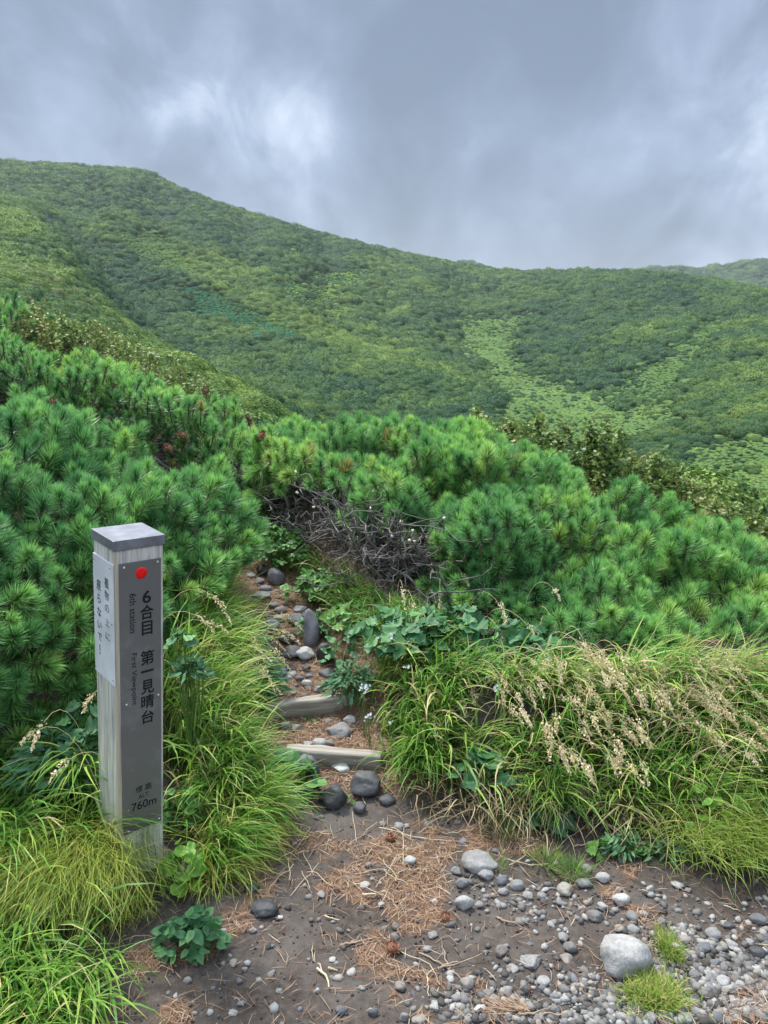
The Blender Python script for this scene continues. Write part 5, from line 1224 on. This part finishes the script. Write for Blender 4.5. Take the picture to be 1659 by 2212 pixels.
tussock('short grass strip growing along the right side of the big pale boulder', 1442, 2052, 700, .045, .0022, 56, mat='sedge', az0=0, sd_=3.0, th=.4, bend=.9, rn0=.06, spread=.016, ell=(.8, 1.8), dry=.12)
tussock('bright yellow-green grass mound at the right edge under the seeding grass', 1600, 1830, 3000, .18, .0022, 57, mat='sedge', az0=R(175), sd_=.8, th=.6, bend=1.3, rn0=.14, spread=.09, ell=(1.4, .8), lift=.05)
for k, (px, py, lb_) in enumerate([(1085, 1805, 'tiny thin grass tuft on needle litter, topmost of three below the bank'), (1178, 1865, 'small bright grass tuft, middle of three on the litter'), (1238, 1892, 'small bright grass tuft right above the brownish half sunk stone'), (1075, 1875, 'tiny yellow-green sprig at the right end of the flat slab')]):
    tussock(lb_, px, py, [120, 170, 190, 50][k], [.075, .06, .07, .05][k], .0016, 60 + k, mat='grass', th=.35, bend=.7, rn0=.45, spread=[.022, .018, .018, .012][k])
# a few loose clumps that hang over the trail edge
for k, (px, py, lb_, azz) in enumerate([(905, 1650, 'grass clump hanging over the dark boulder on the right of the steps', 200), (1180, 1720, 'long grass clump drooping in the middle of the right bank', 185), (480, 1660, 'glossy green grass clump arching towards the lower step board', 115), (530, 1770, 'green grass clump sweeping over the litter left of the dark boulders', 105), (470, 1850, 'green grass clump spilling over the soil right of the signpost', 125)]):
    tussock(lb_, px, py, 220, .27, .0050, 70 + k, mat='grass', az0=R(azz), sd_=.45, th=.35, bend=1.5, rn0=.42, spread=.03)

# ---- seed heads
def seedheads(tips, dirs, L, r, nsp=70, sz=.0100):
    n = len(tips); k = nsp; s = r.random((n, k)); droop = .45
    d = dirs / np.linalg.norm(dirs, axis=1)[:, None]
    ax = tips[:, None] + d[:, None] * (L[:, None] * s)[..., None]; ax[..., 2] -= droop * (L[:, None] * s ** 2)
    off = r.normal(size=(n, k, 3)) * (.0062 * (1.15 - s))[..., None] * np.array([1, 1, .8]); P = (ax + off).reshape(-1, 3)
    dd = np.repeat(d, k, 0) * .8 + r.normal(size=(n * k, 3)) * .5; dd[:, 2] -= .5; dd /= np.linalg.norm(dd, axis=1)[:, None]
    sd = np.cross(dd, r.normal(size=(n * k, 3))); sd /= np.linalg.norm(sd, axis=1)[:, None]; l = (sz * r.uniform(.6, 1.2, n * k))[:, None]; w_ = l * .26
    V = np.stack([P, P + dd * l * .5 + sd * w_, P + dd * l, P + dd * l * .5 - sd * w_], 1).reshape(-1, 3); b = np.arange(n * k) * 4
    return V, np.stack([b, b + 1, b + 2, b + 3], -1), np.repeat(np.clip(np.repeat(r.random(n), k) * .5 + r.random(n * k) * .5, 0, 1), 4)
def seed_stalks(label, targets, azd, seed, L=.42, head=.058, name='seed_grass'):
    """targets: (px,py,Y) where the heads hang"""
    r = np.random.default_rng(seed); paths, rad_, tips, dirs = [], [], [], []
    for px, py, Y in targets:
        tp = at(px, py, Y); az_ = R(azd + r.normal() * 22); f = tp + np.array([-math.sin(az_), -math.cos(az_), 0]) * L * r.uniform(.35, .55); f[2] = near_h(f[0], f[1]); f[2] = max(f[2], tp[2] - L * 1.1)
        t_ = np.linspace(0, 1, 9)[:, None]; c = np.array([f[0], f[1], tp[2] + .04 + .05 * r.random()]) ; c[:2] += (tp[:2] - f[:2]) * .3
        w_ = f * (1 - t_) ** 2 + 2 * c * t_ * (1 - t_) + tp * t_ ** 2; paths.append(w_); rad_.append(np.linspace(.0011, .0006, 9)); tips.append(tp); dirs.append(w_[-1] - w_[-2] + np.array([0, 0, -.004]))
    V1, F1 = tubes(paths, rad_, 4); tips = np.array(tips); dirs = np.array(dirs)
    V2, F2, rn = seedheads(tips, dirs, head * r.uniform(.6, 1.15, len(tips)), r)
    o = mesh(name, np.vstack([V1, V2]), [F1, F2 + len(V1)], M['seed'], attrs={'rnd': np.concatenate([np.full(len(V1), .45), rn])})
    return tag(o, label, 'seeding grass', kind='stuff')
def grass_y(px, py): return np.interp(py, [1350, 1500, 1650, 1780], [2.70, 2.45, 2.20, 2.02])
rs = np.random.default_rng(5); tg = []
for poly, n in [([(1230,1380),(1290,1350),(1350,1400),(1480,1440),(1420,1500),(1300,1480),(1200,1440)], 44), ([(1100,1400),(1240,1420),(1330,1560),(1150,1580),(1050,1480)], 34), ([(1280,1520),(1420,1520),(1400,1640),(1200,1640)], 20), ([(1180,1600),(1420,1620),(1400,1660),(1240,1680)], 6), ([(1440,1440),(1659,1400),(1659,1620),(1560,1640),(1420,1520)], 70), ([(1470,1430),(1659,1380),(1659,1480),(1480,1500)], 26)]:
    for x, y in fill(poly, n, rs): tg.append((x, y, float(grass_y(x, y)) - rs.uniform(0, .12)))
seed_stalks('straw-coloured seed heads nodding above the grass of the right bank', [t_ for t_ in tg if t_[0] < 1440], 150, 81)
seed_stalks('beige feathery seed heads swept to the right at the edge of the bank', [t_ for t_ in tg if t_[0] >= 1440], 100, 82, head=.075)
seed_stalks('few isolated seed heads rising in front of the pines and leafy vines', [(793,1375,2.9),(870,1270,3.0),(892,1300,3.0),(1075,1300,2.9),(1090,1330,2.9),(1085,1375,2.8),(1140,1350,2.85),(1150,1395,2.8),(1195,1340,2.95),(1000,1510,2.5),(1020,1490,2.5),(1050,1440,2.6),(1375,1440,2.6),(1110,1680,2.3),(1130,1700,2.3),(940,1560,2.45),(1165,1360,2.9),(890,1345,2.85),(950,1275,3.1),(1000,1240,3.2),(905,1430,2.7),(1195,1270,3.0)], 165, 83, L=.45, head=.07)
seed_stalks('curved golden seed heads hanging over the path from the left grass', [(600,1325,3.05),(585,1352,2.95),(570,1370,2.9),(610,1362,2.95),(540,1395,2.8),(590,1400,2.85),(545,1375,2.85),(560,1430,2.7),(430,1275,2.7),(470,1300,2.8),(440,1340,2.5),(425,1330,2.45),(560,1445,2.7)], 100, 84, L=.50, head=.10)
seed_stalks('thin drying seed stalks arching over the grass left of the signpost', [(75,1580,2.0),(95,1560,2.0),(150,1640,1.95),(200,1500,2.1)], 215, 85, L=.42, head=.06)

# ------------------------------------------------------------------ leafy plants
def leaf_outline(kind, n=22):
    """unit leaf in the plane: x across, y along (0..1)"""
    t = np.linspace(0, 1, n)
    if kind == 'oval': w_ = .30 * np.sin(PI * t ** .85) ** .9
    elif kind == 'toothed': w_ = .27 * np.sin(PI * t ** .75) ** .85 * (1 + .14 * (np.arange(n) % 2) * (t > .1)); 
    elif kind == 'round': w_ = .48 * np.sqrt(np.clip(1 - (2 * t - 1) ** 2, 0, 1))
    elif kind == 'lobed': w_ = np.interp(t, [0, .05, .18, .30, .42, .55, .68, .80, 1], [.02, .30, .50, .26, .46, .34, .17, .19, 0])
    elif kind == 'lance': w_ = .11 * np.sin(PI * t ** .8)
    w_[0] = .01; w_[-1] = .0
    return w_, t
def leaf_proto(kind, seed=0, cup=.16, n=18):
    w_, t = leaf_outline(kind, n)
    r = np.random.default_rng(seed); z = -.22 * t ** 2 + .05 * np.sin(t * 9)
    mid = np.stack([0 * t, t, z], -1); lf = np.stack([-w_, t, z + cup * w_], -1); rt = np.stack([w_, t, z + cup * w_], -1)
    V = np.vstack([lf, mid, rt]); k = np.arange(n - 1)
    F = np.concatenate([np.stack([k, k + n, k + n + 1, k + 1], -1), np.stack([k + n, k + 2 * n, k + 2 * n + 1, k + n + 1], -1)])
    tt = np.concatenate([np.ones(n), np.zeros(n) + .0, np.ones(n)]); return V, [F], tt, np.zeros(3 * n)
LPRO = {k: [leaf_proto(k, s) for s in range(2)] for k in ('oval', 'toothed', 'round', 'lobed', 'lance')}
def plant(label, px, py, wpx, hpx, seed, kind='toothed', mat='leaf_green', n=40, L=.05, cat='plant', name='leafy_plant', lean=(0, -.3), trio=False, Y=None, layers=1.0, group=None, rn0=.45, up=.9, stems=True, hgt=None):
    """leafy herb: stems rise from the foot and carry leaves spread over its rounded outline"""
    r = np.random.default_rng(seed)
    foot = gpt(px, py + hpx * .45) if Y is None else at(px, py + hpx * .45, Y); d = proj(foot)[2]
    W = wpx / 1661 * d / 2; Hh = hgt or max(.03, hpx / 1661 * d * .85); gz = float(near_h(foot[0], foot[1])); 
    e = empty(name, foot); tag(e, label, cat, group)
    th = r.uniform(0, 2 * PI, n); q = r.random(n) ** .7; zz_ = (1 - q ** 2 * .55) * r.uniform(.45, 1, n)
    P = np.stack([np.cos(th) * q * W, np.sin(th) * q * W * .7 + .02, zz_ * Hh], -1); P[:, 0] += lean[0] * P[:, 2]; P[:, 1] += 0
    paths = []; rad_ = []
    ns = max(3, n // 6); base = np.stack([r.normal(size=ns) * W * .25, r.normal(size=ns) * W * .15, np.full(ns, -.02)], -1)
    if Y is not None: base[:, 2] = min(-.02, gz - foot[2])
    for j in range(n): 
        if j % 2 == 0 or n < 20: b = base[r.integers(0, ns)]; paths.append(wobble(b, P[j], 6, .012, r)); rad_.append(np.linspace(.0016, .0009, 6) * min(1.4, L / .045))
    out_ = np.arctan2(P[:, 1], P[:, 0]) + r.normal(size=n) * .7
    if trio: P = np.repeat(P, 3, 0); out_ = np.repeat(out_, 3) + np.tile([-.95, 0, .95], n); m_ = 3 * n
    else: m_ = n
    pit = r.normal(.0, .30, m_); 
    y = np.stack([np.cos(out_) * np.cos(pit), np.sin(out_) * np.cos(pit), np.sin(pit) - .1], -1); y /= np.linalg.norm(y, axis=1)[:, None]
    zt = np.array([0, -.45, up]) + r.normal(size=(m_, 3)) * .32; x = np.cross(y, zt); x /= np.linalg.norm(x, axis=1)[:, None]; z = np.cross(x, y)
    sc_ = L * r.uniform(.65, 1.2, m_) * (np.tile([.8, 1.1, .8], n) if trio else 1)
    T = np.stack([x, y, z], -1) * sc_[:, None, None]
    pr = LPRO[kind]; rn = np.clip(rn0 + r.normal(size=m_) * .25, 0, 1)
    V, F, A, TT = scatter(pr, r.integers(0, len(pr), m_), T, P, rn)
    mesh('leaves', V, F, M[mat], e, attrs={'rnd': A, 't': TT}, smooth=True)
    V, F = tubes(paths, rad_, 4); mesh('stems', V, F, M['stem'], e, smooth=True)
    return e
plant('blue-green bramble plant with toothed leaves standing on needle litter right of the sedge', 415, 2012, 140, 110, 201, 'toothed', 'leaf_teal', 50, .038, trio=True, hgt=.10)
plant('dark green bush of rounded leaves at mid height right of the signpost', 385, 1765, 90, 100, 202, 'oval', 'leaf_green', 46, .052, rn0=.5, hgt=.16)
plant('yellow-green rounded-leaf plant right beside the foot of the signpost', 392, 1870, 85, 120, 203, 'round', 'leaf_lime', 34, .038, rn0=.35, hgt=.15)
plant('small lone herb leaning out of the grass right of the signpost', 512, 1852, 60, 60, 204, 'toothed', 'leaf_green', 14, .045, rn0=.6)
plant('vine plant with large pleated leaves left of the lower step board', 640, 1670, 90, 110, 205, 'round', 'leaf_teal', 12, .085, rn0=.75, Y=2.35)
plant('lobed dark leaves under the grass left of the dark boulders', 590, 1730, 130, 90, 206, 'lobed', 'leaf_teal', 18, .08, rn0=.45, Y=2.3)
plant('tiny seedling sprouting between the two step boards', 668, 1557, 26, 18, 207, 'oval', 'leaf_green', 8, .018, rn0=.6)
plant('tiny green seedling in front of the dark boulders', 750, 1737, 18, 16, 208, 'lobed', 'leaf_green', 6, .018, rn0=.6)
plant('large-leaved vine patch right of the upper path under the bare branches', 880, 1345, 230, 130, 209, 'lobed', 'leaf_teal', 110, .062, rn0=.6, hgt=.15)
plant('blue-green broad vine leaves against the foot of the middle pine', 960, 1330, 170, 110, 210, 'lobed', 'leaf_teal', 60, .062, rn0=.4, hgt=.13)
plant('leafy vine tangle between the grass and the foot of the big rounded pine', 1120, 1385, 170, 90, 233, 'lobed', 'leaf_teal', 60, .058, rn0=.4, hgt=.14)
plant('pale green lobed plant beside the tall smooth stone', 770, 1310, 130, 110, 211, 'lobed', 'leaf_green', 60, .052, rn0=.75, hgt=.12)
plant('bright bramble on the bank right of the narrow upper path', 690, 1250, 140, 100, 212, 'toothed', 'leaf_green', 90, .045, rn0=.6, trio=True, hgt=.15)
plant('leafy green bramble at the right of the path bend', 600, 1180, 130, 120, 213, 'toothed', 'leaf_green', 90, .045, rn0=.45, trio=True)
plant('yellow-green sapling leaves below the bare branches', 640, 1150, 120, 40, 214, 'oval', 'leaf_lime', 40, .045, rn0=.45)
plant('greenery filling the gully left of the bare branches', 520, 1130, 80, 110, 215, 'toothed', 'leaf_green', 44, .055, rn0=.4)
plant('teal bramble sprig overhanging the dark upright stone', 735, 1415, 90, 70, 216, 'toothed', 'leaf_teal', 20, .055, rn0=.7)
plant('feathery mugwort hanging beside the tall smooth stone', 690, 1345, 90, 70, 217, 'lance', 'mugwort', 150, .045, rn0=.6, cat='herb')
plant('dark mugwort sprigs on the right edge above the upper step board', 760, 1470, 110, 110, 218, 'lance', 'mugwort', 170, .055, rn0=.2, cat='herb')
plant('grey-green mugwort along the left edge of the upper path', 500, 1370, 150, 130, 219, 'lance', 'mugwort', 300, .05, rn0=.55, cat='herb')
plant('mugwort drooping over the left side of the stone cluster', 560, 1460, 100, 140, 220, 'lance', 'mugwort', 240, .055, rn0=.3, cat='herb')
plant('mugwort plant with a pale flower spike left of the signpost', 120, 1640, 150, 160, 221, 'lance', 'mugwort', 200, .075, rn0=.3, Y=2.1, cat='herb')
plant('dark jagged herb between near pine and signpost', 175, 1570, 80, 110, 222, 'lobed', 'leaf_teal', 26, .06, rn0=.3, Y=2.15)
plant('broad leaf cluster hidden in the grass at the centre of the right bank', 1035, 1665, 90, 70, 223, 'lobed', 'leaf_teal', 14, .085, rn0=.3, Y=2.25)
plant('broad leaves at the lower fringe of the right bank', 1185, 1765, 70, 90, 224, 'lobed', 'leaf_teal', 12, .08, rn0=.35, Y=2.15)
plant('low pale green weed on dark soil, left of the fringed one', 1310, 1835, 60, 50, 225, 'lobed', 'leaf_green', 16, .035, rn0=.8, hgt=.06)
plant('fringed blue-green weed under the right bank', 1350, 1830, 70, 60, 226, 'lance', 'mugwort', 90, .04, rn0=.6, hgt=.08, cat='herb')
plant('thin pale weed right of the fringed one on the dark soil', 1440, 1840, 80, 60, 227, 'lance', 'mugwort', 60, .036, rn0=.8, hgt=.07, cat='herb')
plant('small weed leaves between the two fringed weeds', 1390, 1845, 50, 40, 228, 'round', 'leaf_green', 12, .028, rn0=.8, hgt=.05)
plant('lime green leafy plant in the bank above the bright mound', 1545, 1725, 120, 90, 229, 'oval', 'leaf_lime', 44, .045, rn0=.4, Y=2.12)
plant('lime leaves trailing down the left side of the bright mound', 1530, 1800, 60, 60, 230, 'round', 'leaf_lime', 18, .032, rn0=.5, Y=2.02)
plant('dark blue-green pine seedling like sprig in the left grass beside the signpost', 410, 1450, 60, 60, 231, 'lance', 'mugwort', 90, .05, rn0=.0, Y=2.3)
plant('bright leafy herb at the edge of the grass above the post plate', 395, 1385, 70, 60, 232, 'lobed', 'leaf_teal', 14, .05, rn0=.6, Y=2.35)
# white flowers
def flowers(label, px, py, wpx, Y, seed, n=16):
    r = np.random.default_rng(seed); c = at(px, py, Y); s = wpx / 1661 * proj(c)[2] / 2; f = c.copy(); f[2] = near_h(c[0], c[1])
    e = empty('white_flower', f); tag(e, label, 'flower')
    Vs, Fs, nv = [], [], 0
    for k in range(n):
        o = c - f + r.normal(size=3) * np.array([1, .6, .7]) * s * .55; m_ = 6; rad_ = .0050 * r.uniform(.8, 1.3)
        nn = np.array([r.normal() * .5, -.7, .6]); nn /= np.linalg.norm(nn); a = np.cross(nn, [1, 0, .2]); a /= np.linalg.norm(a); b = np.cross(nn, a)
        for j in range(m_):
            t0 = 2 * PI * j / m_; dd = a * math.cos(t0) + b * math.sin(t0); ss = a * math.cos(t0 + 1.57) + b * math.sin(t0 + 1.57)
            Vs.append(np.array([o, o + dd * rad_ * .6 + ss * rad_ * .34 + nn * .001, o + dd * rad_ + nn * .0015, o + dd * rad_ * .6 - ss * rad_ * .34 + nn * .001])); Fs.append([nv, nv + 1, nv + 2, nv + 3]); nv += 4
    mesh('blossoms', np.vstack(Vs), np.array(Fs), M['flower'], e, attrs={'rnd': r.random(nv)})
    paths = [wobble(np.zeros(3), c - f + r.normal(size=3) * s * .3, 7, .01, r) for _ in range(4)]
    V, F = tubes(paths, [np.full(7, .0013)] * 4, 4); mesh('stems', V, F, M['stem'], e)
flowers('largest white flower cluster in front of the vine leaves right of the path', 845, 1380, 34, 2.72, 301, 24)
flowers('white flower cluster at the right edge above the upper step board', 787, 1486, 24, 2.62, 302, 14)
flowers('white flower cluster deep in the grass of the right bank', 1075, 1488, 24, 2.48, 303, 14)
flowers('white flowers level with the upper step board', 797, 1548, 22, 2.55, 304, 10)
flowers('single tiny white flower right of the path', 877, 1440, 12, 2.62, 305, 5)
flowers('tiny white flower dangling near the round pale stone', 845, 1562, 12, 2.5, 306, 5)

# ------------------------------------------------------------------ litter, twigs, cones on the ground
NL = 21000; q = np.zeros((0, 2)); r = np.random.default_rng(91)
while len(q) < NL:
    c = np.stack([r.uniform(-1.1, 1.6, 30000), 1.2 + 3.2 * r.random(30000) ** 1.2], -1); w_ = litter(c[:, 0], c[:, 1], near_h(c[:, 0], c[:, 1])); q = np.vstack([q, c[r.random(30000) < w_ * .9 + .07]])
q = q[:NL]; n = NL; a = r.uniform(0, PI, n) + (vn.fbm(q, 8, 2) - .5) * 3; l = r.uniform(.012, .034, n); d = np.stack([np.cos(a), np.sin(a)], -1)
z = near_h(q[:, 0], q[:, 1]) + r.uniform(.002, .010, n); pit = r.normal(0, .12, n)
C = np.concatenate([q, z[:, None]], 1); dv = np.concatenate([d, pit[:, None]], 1) * l[:, None]; sv = np.stack([-d[:, 1], d[:, 0], r.normal(0, .4, n)], -1) * .0009; bow = np.stack([-d[:, 1], d[:, 0], 0 * a], -1) * (r.normal(0, .12, n) * l)[:, None] + np.array([0, 0, .002])
V = np.stack([C - dv - sv * .6, C - dv + sv * .6, C + bow + sv, C + bow - sv, C + dv], 1).reshape(-1, 3); b = np.arange(n) * 5
tag(mesh('needle_litter', V, [np.stack([b, b + 1, b + 2, b + 3], -1), np.stack([b + 3, b + 2, b + 4], -1)], M['litter'], attrs={'rnd': np.repeat(np.clip(r.normal(.5, .28, n), 0, 1), 5)}), 'rust-brown fallen pine needles carpeting the path and the soil', 'pine needle litter', kind='stuff')
# loose straw over the litter
pp = fill([(560,1880),(700,1780),(830,1790),(1240,1800),(1250,1880),(1000,1900),(700,1960),(560,1940)], 40, r); G0 = on_ground(pp[:, 0], pp[:, 1]); paths = []
for g_ in G0:
    a = r.uniform(0, 6.28); l = r.uniform(.05, .16); dv = np.array([math.cos(a), math.sin(a), 0]) * l; w_ = wobble(g_ - dv / 2, g_ + dv / 2, 7, .004, r); w_[:, 2] = near_h(w_[:, 0], w_[:, 1]) + .004 + .012 * r.random(7); paths.append(w_)
V, F = tubes(paths, [np.full(7, .0010)] * len(paths), 4); tag(mesh('straw_litter', V, F, M['straw']), 'loose pale grass straws lying over the needle litter', 'straw', kind='stuff')
def twig(label, pts_, rad_, mat='twig', seed=0, forks=0):
    r = np.random.default_rng(seed); P = np.array([gpt(*p) for p in pts_]); P = catmull(P, 14) if len(P) > 2 else P[0] + (P[1] - P[0]) * np.linspace(0, 1, 14)[:, None]
    P = P + r.normal(size=P.shape) * .0007; P[:, 2] = near_h(P[:, 0], P[:, 1]) + rad_ + .002 + .004 * r.random(14)
    paths = [P - P[0]]; rads = [np.linspace(rad_, rad_ * .55, 14)]
    for k in range(forks):
        j = 4 + 4 * k; e = P[j] - P[0] + np.array([r.normal() * .05, abs(r.normal()) * .04, .008]); paths.append(wobble(P[j] - P[0], e, 5, .004, r)); rads.append(np.linspace(rad_ * .6, rad_ * .35, 5))
    V, F = tubes(paths, rads, 6); o = mesh('twig', V, F, M[mat], smooth=True); o.location = P[0]; return tag(o, label, 'twig')
for k, (lb_, ps, rd, mt_, fk) in enumerate([
 ('curved grey twig on dark soil below the stone heap', [(1072,1984),(1095,1996),(1120,1996)], .0032, 'twig', 0),
 ('long thin pale runner crossing the litter near the pine cones', [(820,2020),(870,2062),(925,2085),(950,2130)], .0014, 'straw', 0),
 ('forked brown twig above the pinkish grey stone', [(944,2100),(962,2090),(990,2083)], .0034, 'twig', 2),
 ('straight pale stalk pointing down beside the forked twig', [(922,2105),(925,2156)], .0016, 'straw', 0),
 ('thin dark twig ending at the pinkish grey stone', [(905,2062),(960,2090),(1000,2120)], .0020, 'twig', 1),
 ('pale dry stalk standing out on the soil below the right weeds', [(1495,1832),(1506,1855),(1505,1885)], .0018, 'straw', 0),
 ('short straight pale stick on the soil at the far right', [(1562,1959),(1598,1971)], .0020, 'straw', 0),
 ('pale bent twig in the bare soil at the bottom centre', [(685,2097),(705,2115),(711,2141)], .0034, 'straw', 1),
 ('brown stick leading to the litter near the cones', [(735,2046),(770,2040),(812,2029)], .0034, 'twig', 1),
 ('short pale stick left of the brown stick', [(710,2095),(730,2101)], .0026, 'straw', 0),
 ('small pale twig on bare soil below the central litter', [(702,1983),(732,1991)], .0024, 'straw', 0),
 ('short thick stick chip at the right of the central litter', [(782,1937),(812,1936)], .0036, 'straw', 0),
 ('straight brown stick on the path above the upper step board', [(718,1491),(752,1491)], .0034, 'twig', 0),
 ('long bleached stalk lying under the right bank fringe', [(1238,1832),(1280,1826),(1330,1830)], .0018, 'straw', 0),
 ('long bleached stalk slanting over litter above the flat slab', [(820,1790),(900,1812),(975,1820)], .0020, 'straw', 1),
 ('pale looping stalk from the flat slab up to the bank', [(1100,1872),(1135,1850),(1125,1830),(1200,1800)], .0016, 'straw', 0),
 ('pale thin stalk between the dark boulders', [(730,1660),(765,1690),(790,1740)], .0018, 'straw', 1),
 ('dry stalk tangled at the left edge of the path mouth', [(600,1860),(640,1835),(670,1790)], .0018, 'straw', 1),
 ('bottom edge twig beside the rusty pine sprig', [(1120,2196),(1170,2194),(1215,2198)], .0030, 'twig', 1)]):
    twig(lb_, ps, rd, mt_, 400 + k, fk)
for k, (px, py, lb_) in enumerate([(963, 1988, 'fallen reddish pine cone lying alone on dark soil'), (848, 2055, 'broken brown pine cone on the litter at the left'), (843, 1816, 'red-brown pine cone on needle litter below the dark boulders'), (1118, 2012, 'small orange cone scale piece on the soil')]):
    o = bpy.data.objects.new('pine_cone', cone_src.data.copy()); COL.objects.link(o); g_ = gpt(px, py); s = [.62, .75, .7, .22][k]; o.scale = (s, s, s * .7); o.location = g_ + np.array([0, 0, .012 * s]); o.rotation_euler = (.4, .3, k); tag(o, lb_, 'pine cone')
# rusty fallen sprig at the bottom
g_ = gpt(1120, 2185); r = np.random.default_rng(7); n = 90; a = R(75) + r.normal(size=n) * .45; root = np.stack([r.uniform(-.05, .03, n), r.normal(size=n) * .006, np.full(n, .008)], -1)
V, F, t_, C = blades(root, -a, np.full(n, .055), np.full(n, .0016), np.full(n, 1.35), r.normal(.1, .1, n), r, 7)
o = mesh('pine_sprig', V, F, M['litter'], attrs={'rnd': np.repeat(r.uniform(.5, 1, n), 16)}); o.location = g_; tag(o, 'rusty dead pine sprig lying at the bottom edge among pebbles', 'pine sprig')

HAZE_D = .00012
m, t, out = mat_new('mountain_air')
v_ = t.node('ShaderNodeVolumePrincipled', ins={'Color': (.86, .92, 1.0, 1), 'Density': HAZE_D, 'Anisotropy': .1})
t.l.new(v_.outputs[0], out.inputs['Volume'])
hz = bmobj('haze', box(-3700, 3700, -60, 4200, min(float(Zh.min()), -150.0) - 1.0, max(float(Zh.max()), 200.0) + 25.0), m); tag(hz, 'thin pale mountain air between the viewpoint and the ridges', 'haze', kind='stuff')
